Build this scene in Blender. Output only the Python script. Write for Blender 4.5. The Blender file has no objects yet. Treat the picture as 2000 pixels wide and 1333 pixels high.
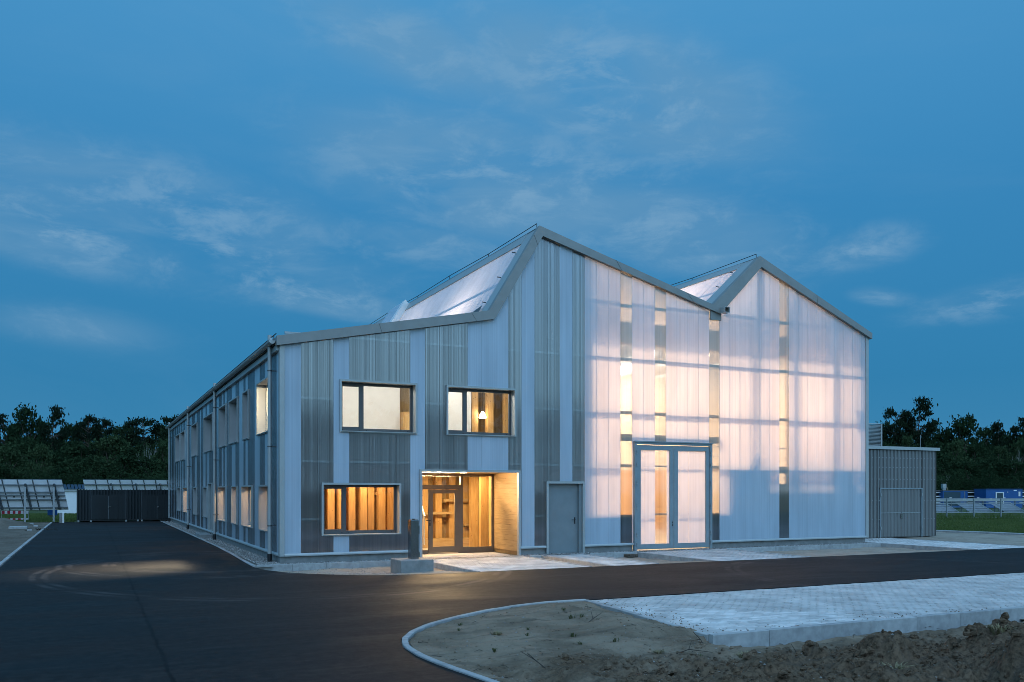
import bpy, math, random
from mathutils import Vector, Matrix, noise as mnoise

S = bpy.context.scene
COL = S.collection

# ------------------------------------------------------------------ camera
FPX, HORIZON = 1700.0, 958.0                    # focal length and horizon row of the 2000 px wide photograph
CAM = (-4.626, -23.989, 2.0)
YAW = math.atan(822 / FPX)
cd = bpy.data.cameras.new('camera')
cam = bpy.data.objects.new('camera', cd)
COL.objects.link(cam)
cam.location = CAM
cam.rotation_euler = (math.radians(90), 0, -YAW)
cd.sensor_width = 36.0
cd.lens = FPX / 2000 * 36
cd.shift_y = (HORIZON - 666.5) / 2000
cd.clip_start = 0.1
cd.clip_end = 3000
S.camera = cam

# ------------------------------------------------------------------ sky, sun, exposure
W = bpy.data.worlds.new('World')
S.world = W
W.use_nodes = True
wn, wl = W.node_tree.nodes, W.node_tree.links
wn.clear()
GLOW_LOW, GLOW_HIGH = (5.2, 9.6, 12.4), (4.0, 10.2, 18.5)
SUN_EL, SUN_AZ = math.radians(1.5), math.radians(215)
wout = wn.new('ShaderNodeOutputWorld')
wbg = wn.new('ShaderNodeBackground')
wsky = wn.new('ShaderNodeTexSky')
wsky.sky_type = 'NISHITA'
wsky.sun_disc = False
wsky.sun_elevation = SUN_EL
wsky.sun_rotation = SUN_AZ
wsky.air_density = 1.0
wsky.dust_density = 0.2
wsky.ozone_density = 6.0
wbg.inputs['Strength'].default_value = 0.1


def wnode(t, **kw):
    n = wn.new(t)
    for k, v in kw.items():
        setattr(n, k, v)
    return n


def wmath(op, a, b=None, clamp=False):
    n = wn.new('ShaderNodeMath')
    n.operation = op
    n.use_clamp = clamp
    for i, v in enumerate((a, b)):
        if v is None:
            continue
        if isinstance(v, (int, float)):
            n.inputs[i].default_value = v
        else:
            wl.new(v, n.inputs[i])
    return n.outputs[0]


def wmix(f, a, b, blend='MIX'):
    n = wn.new('ShaderNodeMix')
    n.data_type = 'RGBA'
    n.blend_type = blend
    for sock, v in ((n.inputs[0], f), (n.inputs[6], a), (n.inputs[7], b)):
        if isinstance(v, (int, float)):
            sock.default_value = v
        elif isinstance(v, tuple):
            sock.default_value = (*v, 1)
        else:
            wl.new(v, sock)
    return n.outputs[2]


tc = wn.new('ShaderNodeTexCoord')
sep = wn.new('ShaderNodeSeparateXYZ')
wl.new(tc.outputs['Generated'], sep.inputs[0])
zc = wmath('MAXIMUM', sep.outputs['Z'], 0.0)
# clouds live on azimuth and elevation, so they hold still at infinity
azim = wmath('SUBTRACT', wmath('ARCTAN2', sep.outputs['X'], sep.outputs['Y']), YAW)
elev = wmath('ARCSINE', sep.outputs['Z'])
comb = wn.new('ShaderNodeCombineXYZ')
wl.new(azim, comb.inputs[0])
wl.new(elev, comb.inputs[1])


def wmap(loc=(0, 0, 0), rot=0.0, scale=(1, 1, 1)):
    n = wn.new('ShaderNodeMapping')
    n.inputs['Location'].default_value = loc
    n.inputs['Rotation'].default_value = (0, 0, rot)
    n.inputs['Scale'].default_value = scale
    wl.new(comb.outputs[0], n.inputs[0])
    return n.outputs[0]


def wnoise(vec, scale, detail, rough, dist):
    n = wn.new('ShaderNodeTexNoise')
    n.inputs['Scale'].default_value = scale
    n.inputs['Detail'].default_value = detail
    n.inputs['Roughness'].default_value = rough
    n.inputs['Distortion'].default_value = dist
    wl.new(vec, n.inputs['Vector'])
    return n.outputs[0]


def wramp(v, lo, hi, a=0.0, b=1.0):
    n = wn.new('ShaderNodeMapRange')
    n.interpolation_type = 'SMOOTHSTEP'
    for i, x in ((1, lo), (2, hi), (3, a), (4, b)):
        n.inputs[i].default_value = x
    wl.new(v, n.inputs[0])
    return n.outputs[0]


def bank(u, v, su, sv, weight, tilt=0.0):
    """soft elliptical cloud bank around one direction"""
    az = math.atan((u - 1000) / FPX)
    el = math.atan((HORIZON - v) / FPX * math.cos(az))
    c, s_ = math.cos(-tilt), math.sin(-tilt)
    sub = wn.new('ShaderNodeVectorMath')
    sub.operation = 'SUBTRACT'
    wl.new(comb.outputs[0], sub.inputs[0])
    sub.inputs[1].default_value = (az, el, 0)
    n = wn.new('ShaderNodeMapping')
    n.vector_type = 'TEXTURE'
    n.inputs['Rotation'].default_value = (0, 0, tilt)
    n.inputs['Scale'].default_value = (su / FPX, sv / FPX, 1)
    wl.new(sub.outputs[0], n.inputs[0])
    ln = wn.new('ShaderNodeVectorMath')
    ln.operation = 'LENGTH'
    wl.new(n.outputs[0], ln.inputs[0])
    return wmath('MULTIPLY', wramp(ln.outputs['Value'], 1.0, 0.0), weight)


banks = None
for bk in ((60, 440, 330, 90, 1.0, -0.15), (330, 400, 520, 120, .7, -0.12), (600, 575, 330, 50, 1.0, -0.16), (430, 500, 520, 110, .7, -.1), (1000, 360, 620, 170, .8, -0.16), (820, 100, 420, 110, .55, -0.25),
           (1200, 180, 520, 170, .8, -0.3), (1350, 460, 420, 110, .75, -.2), (1690, 485, 140, 55, .8, 0.1), (1940, 585, 200, 48, .75, 0.1), (1730, 580, 90, 26, .6, -.2), (150, 640, 260, 60, .4, -.05), (820, 480, 330, 60, .6, -.1)):
    m_ = bank(*bk)
    banks = m_ if banks is None else wmath('MAXIMUM', banks, m_)
elsewhere = wramp(wmath('ABSOLUTE', azim), 0.65, 1.2)
banks = wmath('MAXIMUM', banks, wmath('MULTIPLY', wmath('MULTIPLY', elsewhere, 0.7), wramp(wnoise(wmap(scale=(1.2, 3, 1)), 1.5, 2, .5, 0), .45, .65)))
puff = wramp(wnoise(wmap(rot=0.22, scale=(6, 13, 1)), 2.0, 11, 0.66, 0.35), 0.46, 0.66)
wisps = wramp(wnoise(wmap(rot=0.30, scale=(3, 15, 1)), 2.6, 8, 0.62, 0.9), 0.46, 0.78)
cloud = wmath('MULTIPLY', banks, wmath('ADD', wmath('MULTIPLY', puff, 1.0), wmath('MULTIPLY', wisps, 0.55)), True)
cloud = wmath('ADD', cloud, wmath('MULTIPLY', wramp(wnoise(wmap(rot=0.25, scale=(2, 7, 1)), 1.2, 6, .6, .4), .48, .75), 0.10), True)
ramp = wn.new('ShaderNodeValToRGB')
wl.new(zc, ramp.inputs[0])
cr = ramp.color_ramp
cr.elements[0].position, cr.elements[0].color = 0.0, (0.054, 0.255, 0.465, 1)
cr.elements[1].position, cr.elements[1].color = 1.0, (0.150, 0.420, 0.720, 1)
for p_, c_ in ((0.12, (0.035, 0.230, 0.458, 1)), (0.30, (0.045, 0.259, 0.532, 1)), (0.50, (0.077, 0.328, 0.632, 1))):
    e_ = cr.elements.new(p_)
    e_.color = c_
tenfold = wmix(1.0, ramp.outputs[0], (10, 10, 10), 'MULTIPLY')
base = wmix(0.90, wsky.outputs[0], tenfold)
veil = wmath('MULTIPLY', wramp(banks, 0.0, 0.55), wramp(wnoise(wmap(rot=0.2, scale=(1.6, 4.5, 1)), 1.5, 6, .55, .5), .30, .62))
skycol = wmix(wmath('MULTIPLY', veil, 0.62), base, (1.45, 3.2, 5.1))
skycol = wmix(wmath('MULTIPLY', cloud, 0.64, True), skycol, (2.3, 4.1, 5.9))
# afterglow of the set sun, behind the camera
dot = wn.new('ShaderNodeVectorMath')
dot.operation = 'DOT_PRODUCT'
wl.new(tc.outputs['Generated'], dot.inputs[0])
dot.inputs[1].default_value = (-math.sin(YAW - 0.35), -math.cos(YAW - 0.35), 0.25)
skycol = wmix(wramp(dot.outputs['Value'], -0.15, 0.95), skycol, wmix(wramp(sep.outputs['Z'], 0.10, 0.5), GLOW_LOW, GLOW_HIGH))
wl.new(skycol, wbg.inputs['Color'])
wl.new(wbg.outputs[0], wout.inputs['Surface'])

sl = bpy.data.lights.new('dusk_glow', 'SUN')
sun = bpy.data.objects.new('dusk_glow', sl)
COL.objects.link(sun)
sl.energy = 0.40
sl.angle = math.radians(75)
sl.color = (1.0, 0.84, 0.70)
sun.rotation_euler = (math.radians(38), 0, math.radians(-20))

S.view_settings.view_transform = 'Standard'
S.view_settings.look = 'None'
S.view_settings.gamma = 1
S.view_settings.use_curve_mapping = False
S.view_settings.exposure = 0
try:
    S.cycles.use_denoising = True
    S.cycles.denoiser = 'OPENIMAGEDENOISE'
    S.cycles.filter_width = 0.85
    S.cycles.max_bounces = 10
    S.cycles.transparent_max_bounces = 16
    S.cycles.transmission_bounces = 8
    S.cycles.diffuse_bounces = 4
    S.cycles.sample_clamp_indirect = 4
    S.cycles.caustics_reflective = False
    S.cycles.caustics_refractive = False
except Exception:
    pass

# ------------------------------------------------------------------ helpers
R = random.Random(7)
ORG = {}                                         # world origin of every parent object


class MB:
    """collects vertices and faces of ONE mesh"""

    def __init__(self):
        self.v, self.f = [], []

    def quad(self, *p):
        n = len(self.v)
        self.v += [tuple(q) for q in p]
        self.f.append(tuple(range(n, n + len(p))))
        return self

    def box(self, x0, y0, z0, x1, y1, z1):
        n = len(self.v)
        self.v += [(x0, y0, z0), (x1, y0, z0), (x1, y1, z0), (x0, y1, z0), (x0, y0, z1), (x1, y0, z1), (x1, y1, z1), (x0, y1, z1)]
        self.f += [tuple(n + i for i in q) for q in ((0, 3, 2, 1), (4, 5, 6, 7), (0, 1, 5, 4), (1, 2, 6, 5), (2, 3, 7, 6), (3, 0, 4, 7))]
        return self

    def bevbox(self, x0, y0, z0, x1, y1, z1, b):
        """box with its upper edges bevelled"""
        n = len(self.v)
        self.v += [(x0, y0, z0), (x1, y0, z0), (x1, y1, z0), (x0, y1, z0), (x0, y0, z1 - b), (x1, y0, z1 - b), (x1, y1, z1 - b), (x0, y1, z1 - b),
                   (x0 + b, y0 + b, z1), (x1 - b, y0 + b, z1), (x1 - b, y1 - b, z1), (x0 + b, y1 - b, z1)]
        q = [(0, 3, 2, 1), (8, 9, 10, 11)]
        for i in range(4):
            j = (i + 1) % 4
            q += [(i, j, 4 + j, 4 + i), (4 + i, 4 + j, 8 + j, 8 + i)]
        self.f += [tuple(n + i for i in k) for k in q]
        return self

    def prism(self, prof, axis, a, b):
        """extrude a closed profile; axis 'x','y','z'"""
        n, m = len(self.v), len(prof)
        for t in (a, b):
            for p, q in prof:
                self.v.append({'x': (t, p, q), 'y': (p, t, q), 'z': (p, q, t)}[axis])
        self.f.append(tuple(n + i for i in range(m)))
        self.f.append(tuple(n + m + i for i in reversed(range(m))))
        for i in range(m):
            j = (i + 1) % m
            self.f.append((n + i, n + m + i, n + m + j, n + j))
        return self

    def beam(self, p, q, w, h=None):
        """square bar from p to q"""
        h = h or w
        p, q = Vector(p), Vector(q)
        d = (q - p).normalized()
        up = Vector((0, 0, 1)) if abs(d.z) < 0.95 else Vector((0, 1, 0))
        a = d.cross(up).normalized() * w / 2
        b = a.cross(d).normalized() * h / 2
        n = len(self.v)
        for c in (p, q):
            self.v += [tuple(c + a + b), tuple(c - a + b), tuple(c - a - b), tuple(c + a - b)]
        self.f += [tuple(n + i for i in k) for k in ((0, 1, 2, 3), (7, 6, 5, 4), (0, 4, 5, 1), (1, 5, 6, 2), (2, 6, 7, 3), (3, 7, 4, 0))]
        return self

    def tube(self, pts, r, seg=8, cap=True):
        pts = [Vector(p) for p in pts]
        rr = r if isinstance(r, (list, tuple)) else [r] * len(pts)
        n = len(self.v)
        for i, p in enumerate(pts):
            d = (pts[min(i + 1, len(pts) - 1)] - pts[max(i - 1, 0)]).normalized()
            up = Vector((0, 0, 1)) if abs(d.z) < 0.9 else Vector((1, 0, 0))
            a = d.cross(up).normalized()
            b = a.cross(d)
            for k in range(seg):
                t = 2 * math.pi * k / seg
                self.v.append(tuple(p + (a * math.cos(t) + b * math.sin(t)) * rr[i]))
        for i in range(len(pts) - 1):
            for k in range(seg):
                k2 = (k + 1) % seg
                self.f.append((n + i * seg + k, n + i * seg + k2, n + (i + 1) * seg + k2, n + (i + 1) * seg + k))
        if cap:
            self.f.append(tuple(n + k for k in reversed(range(seg))))
            self.f.append(tuple(n + (len(pts) - 1) * seg + k for k in range(seg)))
        return self

    def mesh(self, name, smooth=False):
        me = bpy.data.meshes.new(name)
        me.from_pydata(self.v, [], self.f)
        if smooth:
            me.polygons.foreach_set('use_smooth', [True] * len(me.polygons))
        me.update()
        return me


def obj(name, mb, material=None, parent=None, loc=(0, 0, 0), rot=None, scale=None, kind=None, smooth=False):
    """link ONE object; loc is a world position even when the object is parented"""
    me = mb.mesh(name, smooth) if isinstance(mb, MB) else mb
    o = bpy.data.objects.new(name, me)
    COL.objects.link(o)
    if material and len(me.materials) == 0:
        me.materials.append(material)
    loc = Vector(loc)
    if parent is not None:
        o.parent = parent
        o.location = loc - ORG[parent.name]
    else:
        o.location = loc
    ORG[o.name] = loc.copy()
    if rot:
        o.rotation_euler = rot
    if scale:
        o.scale = scale
    if kind:
        o['kind'] = kind
    return o


def thing(name, label, cat, loc, group=None):
    o = bpy.data.objects.new(name, None)
    COL.objects.link(o)
    o.empty_display_size = 0.3
    o.location = loc
    ORG[o.name] = Vector(loc)
    return tag(o, label, cat, group)


def tag(o, label, cat, group=None):
    o['label'] = label
    o['category'] = cat
    if group:
        o['group'] = group
    return o


# ------------------------------------------------------------------ materials
def lin(r, g, b):
    f = lambda c: c / 12.92 if c <= 0.04045 else ((c + 0.055) / 1.055) ** 2.4
    return (f(r / 255), f(g / 255), f(b / 255))


class NT:
    def __init__(self, name):
        self.m = bpy.data.materials.new(name)
        self.m.use_nodes = True
        self.n, self.l = self.m.node_tree.nodes, self.m.node_tree.links
        self.n.clear()
        self.out = self.n.new('ShaderNodeOutputMaterial')

    def new(self, t, ins=None, **kw):
        n = self.n.new(t)
        for k, v in kw.items():
            setattr(n, k, v)
        for k, v in (ins or {}).items():
            self.set(n.inputs[k], v)
        return n

    def set(self, sock, v):
        if hasattr(v, 'is_output') or hasattr(v, 'links'):
            self.l.new(v, sock)
        elif isinstance(v, tuple) and len(v) == 3 and sock.type == 'RGBA':
            sock.default_value = (*v, 1)
        else:
            sock.default_value = v

    def math(self, op, a, b=0.0, clamp=False):
        return self.new('ShaderNodeMath', {0: a, 1: b}, operation=op, use_clamp=clamp).outputs[0]

    def mix(self, f, a, b, blend='MIX'):
        n = self.new('ShaderNodeMix', data_type='RGBA', blend_type=blend)
        self.set(n.inputs[0], f)
        self.set(n.inputs[6], a)
        self.set(n.inputs[7], b)
        return n.outputs[2]

    def pos(self, scale=(1, 1, 1), rot=(0, 0, 0), loc=(0, 0, 0)):
        g = self.new('ShaderNodeNewGeometry')
        mp = self.new('ShaderNodeMapping')
        mp.inputs['Scale'].default_value = scale
        mp.inputs['Rotation'].default_value = rot
        mp.inputs['Location'].default_value = loc
        self.l.new(g.outputs['Position'], mp.inputs[0])
        return mp.outputs[0]

    def noise(self, vec, scale=1.0, detail=4, rough=0.55, dist=0.0):
        return self.new('ShaderNodeTexNoise', {'Vector': vec, 'Scale': scale, 'Detail': detail, 'Roughness': rough, 'Distortion': dist}).outputs[0]

    def ramp(self, v, lo, hi, a=0.0, b=1.0):
        return self.new('ShaderNodeMapRange', {0: v, 1: lo, 2: hi, 3: a, 4: b}, interpolation_type='SMOOTHSTEP').outputs[0]

    def bump(self, h, strength=0.3, dist=0.02):
        return self.new('ShaderNodeBump', {'Height': h, 'Strength': strength, 'Distance': dist}).outputs[0]

    def fresnel(self, ior, normal=None):
        g = self.new('ShaderNodeNewGeometry')
        k = self.math('ADD', self.math('MULTIPLY', g.outputs['Backfacing'], 1 / ior - ior), ior)
        n = self.new('ShaderNodeFresnel', {'IOR': k})
        if normal is not None:
            self.l.new(normal, n.inputs['Normal'])
        return n

    def principled(self, **ins):
        return self.new('ShaderNodeBsdfPrincipled', {k.replace('_', ' '): v for k, v in ins.items()})

    def done(self, shader):
        self.l.new(shader.outputs[0] if hasattr(shader, 'outputs') else shader, self.out.inputs['Surface'])
        return self.m


def plain(name, col, rough=0.6, metal=0.0, var=0.12, scale=(3, 3, 3), bump=0.0, bscale=40.0, obj_var=0.0, spec=0.5):
    t = NT(name)
    n = t.noise(t.pos(scale), 1.0, 5, 0.6)
    k = t.ramp(n, 0.25, 0.75, 1 - var, 1 + var)
    if obj_var:
        oi = t.new('ShaderNodeObjectInfo')
        k = t.math('MULTIPLY', k, t.new('ShaderNodeMapRange', {0: oi.outputs['Random'], 3: 1 - obj_var, 4: 1 + obj_var}).outputs[0])
    c = t.mix(1.0, col, t.new('ShaderNodeCombineColor', {0: k, 1: k, 2: k}).outputs[0], 'MULTIPLY')
    p = t.principled(Base_Color=c, Roughness=rough, Metallic=metal)
    p.inputs['Specular IOR Level'].default_value = spec
    if bump:
        t.l.new(t.bump(t.noise(t.pos((1, 1, 1)), bscale, 4), bump), p.inputs['Normal'])
    return t.done(p)


def emitter(name, col, strength):
    t = NT(name)
    return t.done(t.new('ShaderNodeEmission', {'Color': col, 'Strength': strength}))


def wood(name, col, dark, scale, rough=0.55, knots=1.0):
    t = NT(name)
    g = t.noise(t.pos(scale), 3.0, 6, 0.6, 0.6)
    oi = t.new('ShaderNodeObjectInfo')
    k = t.math('ADD', t.math('MULTIPLY', oi.outputs['Random'], 0.25), t.ramp(g, 0.3, 0.75, 0.0, 0.75))
    c = t.mix(k, col, dark)
    if knots:
        vs = tuple(3.2 if s > 3 else 2.0 for s in scale)
        v = t.new('ShaderNodeTexVoronoi', {'Vector': t.pos(vs), 'Scale': 2.6, 'Randomness': 1.0})
        kn = t.ramp(v.outputs['Distance'], 0.05, 0.11, 0.85 * knots, 0.0)
        c = t.mix(kn, c, (0.10, 0.045, 0.015))
    p = t.principled(Base_Color=c, Roughness=rough)
    return t.done(p)


def poly_opal():
    """milky multi-wall polycarbonate: diffuse front, light passing through scattered, faint gloss"""
    t = NT('opal_polycarbonate')
    ribs = t.noise(t.pos((34, 34, 0.04)), 1.0, 3, 0.6)
    soft = t.noise(t.pos((2.2, 2.2, 0.35)), 1.0, 3, 0.5)
    k = t.math('ADD', t.ramp(ribs, 0.3, 0.7, 0.88, 1.0), t.ramp(soft, 0.3, 0.7, -0.06, 0.06))
    kc = t.new('ShaderNodeCombineColor', {0: k, 1: k, 2: k}).outputs[0]
    d = t.new('ShaderNodeBsdfDiffuse', {'Color': t.mix(1.0, (0.68, 0.82, 0.94), kc, 'MULTIPLY')})
    tr = t.new('ShaderNodeBsdfTranslucent', {'Color': t.mix(1.0, (0.90, 0.83, 0.78), kc, 'MULTIPLY')})
    b = t.bump(ribs, 0.35, 0.01)
    gl = t.new('ShaderNodeBsdfGlossy', {'Color': (1, 1, 1), 'Roughness': 0.25, 'Normal': b})
    m1 = t.new('ShaderNodeMixShader', {0: 0.42, 1: d.outputs[0], 2: tr.outputs[0]})
    fr = t.fresnel(1.42, b)
    m2 = t.new('ShaderNodeMixShader', {0: t.math('MULTIPLY', fr.outputs[0], 0.9), 1: m1.outputs[0], 2: gl.outputs[0]})
    return t.done(m2)


def poly_clear():
    """clear ribbed polycarbonate: see-through with a haze, glossy, fine vertical ribs"""
    t = NT('clear_polycarbonate')
    ribs = t.noise(t.pos((22, 22, 0.02)), 1.0, 4, 0.85)
    wide = t.noise(t.pos((5, 5, 0.05)), 1.0, 3, 0.6)
    k = t.math('ADD', t.ramp(ribs, 0.36, 0.64, 0.72, 0.99), t.ramp(wide, 0.3, 0.7, -0.12, 0.05))
    tint = t.new('ShaderNodeCombineColor', {0: k, 1: k, 2: t.math('MULTIPLY', k, 0.98)}).outputs[0]
    tp = t.new('ShaderNodeBsdfTransparent', {'Color': tint})
    rf = t.new('ShaderNodeBsdfRefraction', {'Color': tint, 'Roughness': 0.28, 'IOR': 1.18})
    see = t.new('ShaderNodeMixShader', {0: 0.6, 1: tp.outputs[0], 2: rf.outputs[0]})
    tl = t.new('ShaderNodeBsdfTranslucent', {'Color': (0.85, 0.85, 0.82)})
    df = t.new('ShaderNodeBsdfDiffuse', {'Color': (0.68, 0.69, 0.76)})
    haze = t.new('ShaderNodeMixShader', {0: 0.5, 1: df.outputs[0], 2: tl.outputs[0]})
    body = t.new('ShaderNodeMixShader', {0: t.math('ADD', t.ramp(ribs, 0.38, 0.66, 0.06, 0.26), t.ramp(wide, 0.35, 0.75, 0.0, 0.06)), 1: see.outputs[0], 2: haze.outputs[0]})
    b = t.bump(ribs, 0.7, 0.02)
    gl = t.new('ShaderNodeBsdfGlossy', {'Color': (0.92, 0.95, 1.0), 'Roughness': 0.06, 'Normal': b})
    fr = t.fresnel(1.6, b)
    m2 = t.new('ShaderNodeMixShader', {0: t.math('MINIMUM', t.math('MULTIPLY', fr.outputs[0], t.ramp(ribs, 0.35, 0.65, 1.9, 5.2)), t.ramp(ribs, 0.35, 0.65, 0.26, 0.56)), 1: body.outputs[0], 2: gl.outputs[0]})
    return t.done(m2)


def glass():
    t = NT('window_glass')
    tp = t.new('ShaderNodeBsdfTransparent', {'Color': (0.94, 0.96, 0.95)})
    gl = t.new('ShaderNodeBsdfGlossy', {'Roughness': 0.02})
    fr = t.fresnel(1.5)
    return t.done(t.new('ShaderNodeMixShader', {0: fr.outputs[0], 1: tp.outputs[0], 2: gl.outputs[0]}))


def asphalt():
    t = NT('asphalt')
    g = t.noise(t.pos((1, 1, 1)), 90, 3, 0.7)
    big = t.noise(t.pos((0.25, 0.6, 1)), 1.0, 5, 0.6, 0.6)
    streak = t.noise(t.pos((0.35, 6.0, 1), rot=(0, 0, 0.05)), 1.0, 4, 0.6)
    k = t.math('ADD', t.ramp(big, 0.3, 0.7, 0.024, 0.050), t.ramp(g, 0.3, 0.75, -0.018, 0.024))
    k = t.math('ADD', k, t.ramp(streak, 0.45, 0.8, 0.0, 0.028))
    mott = t.noise(t.pos((1, 1, 1)), 7, 6, 0.75)
    k = t.math('ADD', k, t.ramp(mott, 0.35, 0.70, -0.014, 0.022))
    grit = t.new('ShaderNodeTexVoronoi', {'Vector': t.pos(), 'Scale': 6.0})
    dusty = t.ramp(t.noise(t.pos((0.4, 0.4, 1)), 1.0, 4, 0.6), 0.50, 0.72)
    k = t.math('ADD', k, t.math('MULTIPLY', t.math('MULTIPLY', t.ramp(grit.outputs['Distance'], 0.05, 0.13, 1.0, 0.0), dusty), 0.22))
    # scuffed arcs left by turning tyres
    for cx, cy, rads in ((-1.6, 1.6, (3.55, 3.8, 2.5, 2.7)), (-0.2, -1.0, (5.4, 5.65)), (13.5, -10.5, (4.6, 4.8))):
        px = t.new('ShaderNodeSeparateXYZ', {0: t.pos((1, 1, 1), loc=(-cx, -cy, 0))})
        dd = t.math('SQRT', t.math('ADD', t.math('POWER', px.outputs[0], 2.0), t.math('POWER', t.math('MULTIPLY', px.outputs[1], 0.8), 2.0)))
        for r in rads:
            band = t.ramp(t.math('ABSOLUTE', t.math('SUBTRACT', dd, r)), 0.03, 0.11, 1.0, 0.0)
            brk = t.ramp(t.noise(t.pos((0.7, 0.7, 1), loc=(r, cx, 0)), 1.0, 3), 0.42, 0.62)
            k = t.math('ADD', k, t.math('MULTIPLY', t.math('MULTIPLY', band, brk), 0.085))
    # rolled lane joint along the left road
    sx = t.new('ShaderNodeSeparateXYZ', {0: t.pos()})
    wob = t.math('MULTIPLY', t.math('SUBTRACT', t.noise(t.pos((0.2, 1.2, 1)), 1.0, 3), 0.5), 0.10)
    jx = t.math('ABSOLUTE', t.math('ADD', t.math('ADD', sx.outputs[0], 3.85), wob))
    k = t.math('SUBTRACT', k, t.math('MULTIPLY', t.ramp(jx, 0.008, 0.035, 1.0, 0.0), 0.036))
    k = t.math('MAXIMUM', t.math('MULTIPLY', k, 0.34), 0.004)
    c = t.new('ShaderNodeCombineColor', {0: t.math('MULTIPLY', k, 1.2), 1: k, 2: t.math('MULTIPLY', k, 0.92)}).outputs[0]
    p = t.principled(Base_Color=c, Roughness=t.ramp(big, 0.3, 0.7, 0.62, 0.8))
    p.inputs['Specular IOR Level'].default_value = 0.14
    t.l.new(t.bump(g, 0.5, 0.01), p.inputs['Normal'])
    return t.done(p)


def soil(name, pale, dark, s=1.0, mid=0.5):
    t = NT(name)
    a = t.noise(t.pos((1, 1, 1)), 0.9 * s, 8, 0.65, 0.4)
    b = t.noise(t.pos((1, 1, 1)), 14 * s, 5, 0.7)
    sp = t.new('ShaderNodeTexVoronoi', {'Vector': t.pos(), 'Scale': 26 * s})
    k = t.math('ADD', t.ramp(a, mid - 0.2, mid + 0.2, 0.0, 0.8), t.ramp(b, 0.4, 0.75, -0.15, 0.35), True)
    c = t.mix(k, pale, dark)
    c = t.mix(t.ramp(sp.outputs['Distance'], 0.05, 0.13, 0.7, 0.0), c, (0.42, 0.40, 0.37))
    p = t.principled(Base_Color=c, Roughness=0.95)
    p.inputs['Specular IOR Level'].default_value = 0.15
    t.l.new(t.bump(b, 0.9, 0.03), p.inputs['Normal'])
    return t.done(p)


def pebbles():
    t = NT('washed_pebbles')
    v = t.new('ShaderNodeTexVoronoi', {'Vector': t.pos(), 'Scale': 24.0, 'Randomness': 1.0})
    s = t.new('ShaderNodeSeparateColor', {0: v.outputs['Color']})
    c = t.mix(s.outputs[0], (0.10, 0.085, 0.07), (0.62, 0.59, 0.55))
    c = t.mix(t.ramp(v.outputs['Distance'], 0.25, 0.6, 0.0, 0.6), c, (0.05, 0.045, 0.04))
    p = t.principled(Base_Color=c, Roughness=0.8)
    return t.done(p)


def island_soil():
    """pale sand that turns into dark dug earth towards the soil bank"""
    t = NT('island_soil')
    a = t.noise(t.pos((1, 1, 1)), 0.9, 8, 0.65, 0.4)
    b = t.noise(t.pos((1, 1, 1)), 16, 5, 0.7)
    s = t.new('ShaderNodeSeparateXYZ', {0: t.pos()})
    # nearness to the bank: grows towards smaller y, later on the left
    d = t.math('SUBTRACT', t.math('MULTIPLY', s.outputs[0], 0.10), t.math('ADD', s.outputs[1], 14.9))
    m = t.ramp(t.math('ADD', t.math('MULTIPLY', d, 0.45), t.math('MULTIPLY', t.math('SUBTRACT', a, 0.5), 2.6)), -0.35, 0.75)
    m = t.math('ADD', t.math('MULTIPLY', m, 0.92), t.ramp(b, 0.45, 0.75, -0.06, 0.16), True)
    pale = t.mix(t.ramp(a, 0.38, 0.66), (0.275, 0.205, 0.145), (0.165, 0.122, 0.085))
    dark = t.mix(t.ramp(b, 0.35, 0.7), (0.150, 0.094, 0.056), (0.046, 0.029, 0.018))
    c = t.mix(m, pale, dark)
    sp = t.new('ShaderNodeTexVoronoi', {'Vector': t.pos(), 'Scale': 30})
    c = t.mix(t.ramp(sp.outputs['Distance'], 0.04, 0.11, 0.5, 0.0), c, (0.35, 0.33, 0.30))
    d2 = t.new('ShaderNodeTexVoronoi', {'Vector': t.pos((1, 1.4, 1)), 'Scale': 11})
    c = t.mix(t.ramp(d2.outputs['Distance'], 0.06, 0.16, 0.75, 0.0), c, (0.055, 0.042, 0.032))
    rut = t.noise(t.pos((0.5, 5.0, 1), rot=(0, 0, 0.12)), 1.0, 5, 0.6, 0.5)
    c = t.mix(t.ramp(rut, 0.52, 0.70, 0.0, 0.55), c, (0.085, 0.066, 0.050))
    p = t.principled(Base_Color=c, Roughness=0.95)
    p.inputs['Specular IOR Level'].default_value = 0.15
    t.l.new(t.bump(b, 0.9, 0.03), p.inputs['Normal'])
    return t.done(p)


def foliage(name, a, b):
    t = NT(name)
    oi = t.new('ShaderNodeObjectInfo')
    n = t.noise(t.pos((1, 1, 1)), 0.9, 3, 0.6)
    n2 = t.noise(t.pos((1, 1, 1)), 5.0, 2, 0.6)
    k = t.math('ADD', t.ramp(n, 0.35, 0.65, 0.0, 0.6), t.math('ADD', t.math('MULTIPLY', oi.outputs['Random'], 0.35), t.ramp(n2, 0.3, 0.7, -0.15, 0.2)), True)
    c = t.mix(k, a, b)
    d = t.new('ShaderNodeBsdfDiffuse', {'Color': c})
    tr = t.new('ShaderNodeBsdfTranslucent', {'Color': c})
    return t.done(t.new('ShaderNodeMixShader', {0: 0.25, 1: d.outputs[0], 2: tr.outputs[0]}))


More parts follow.
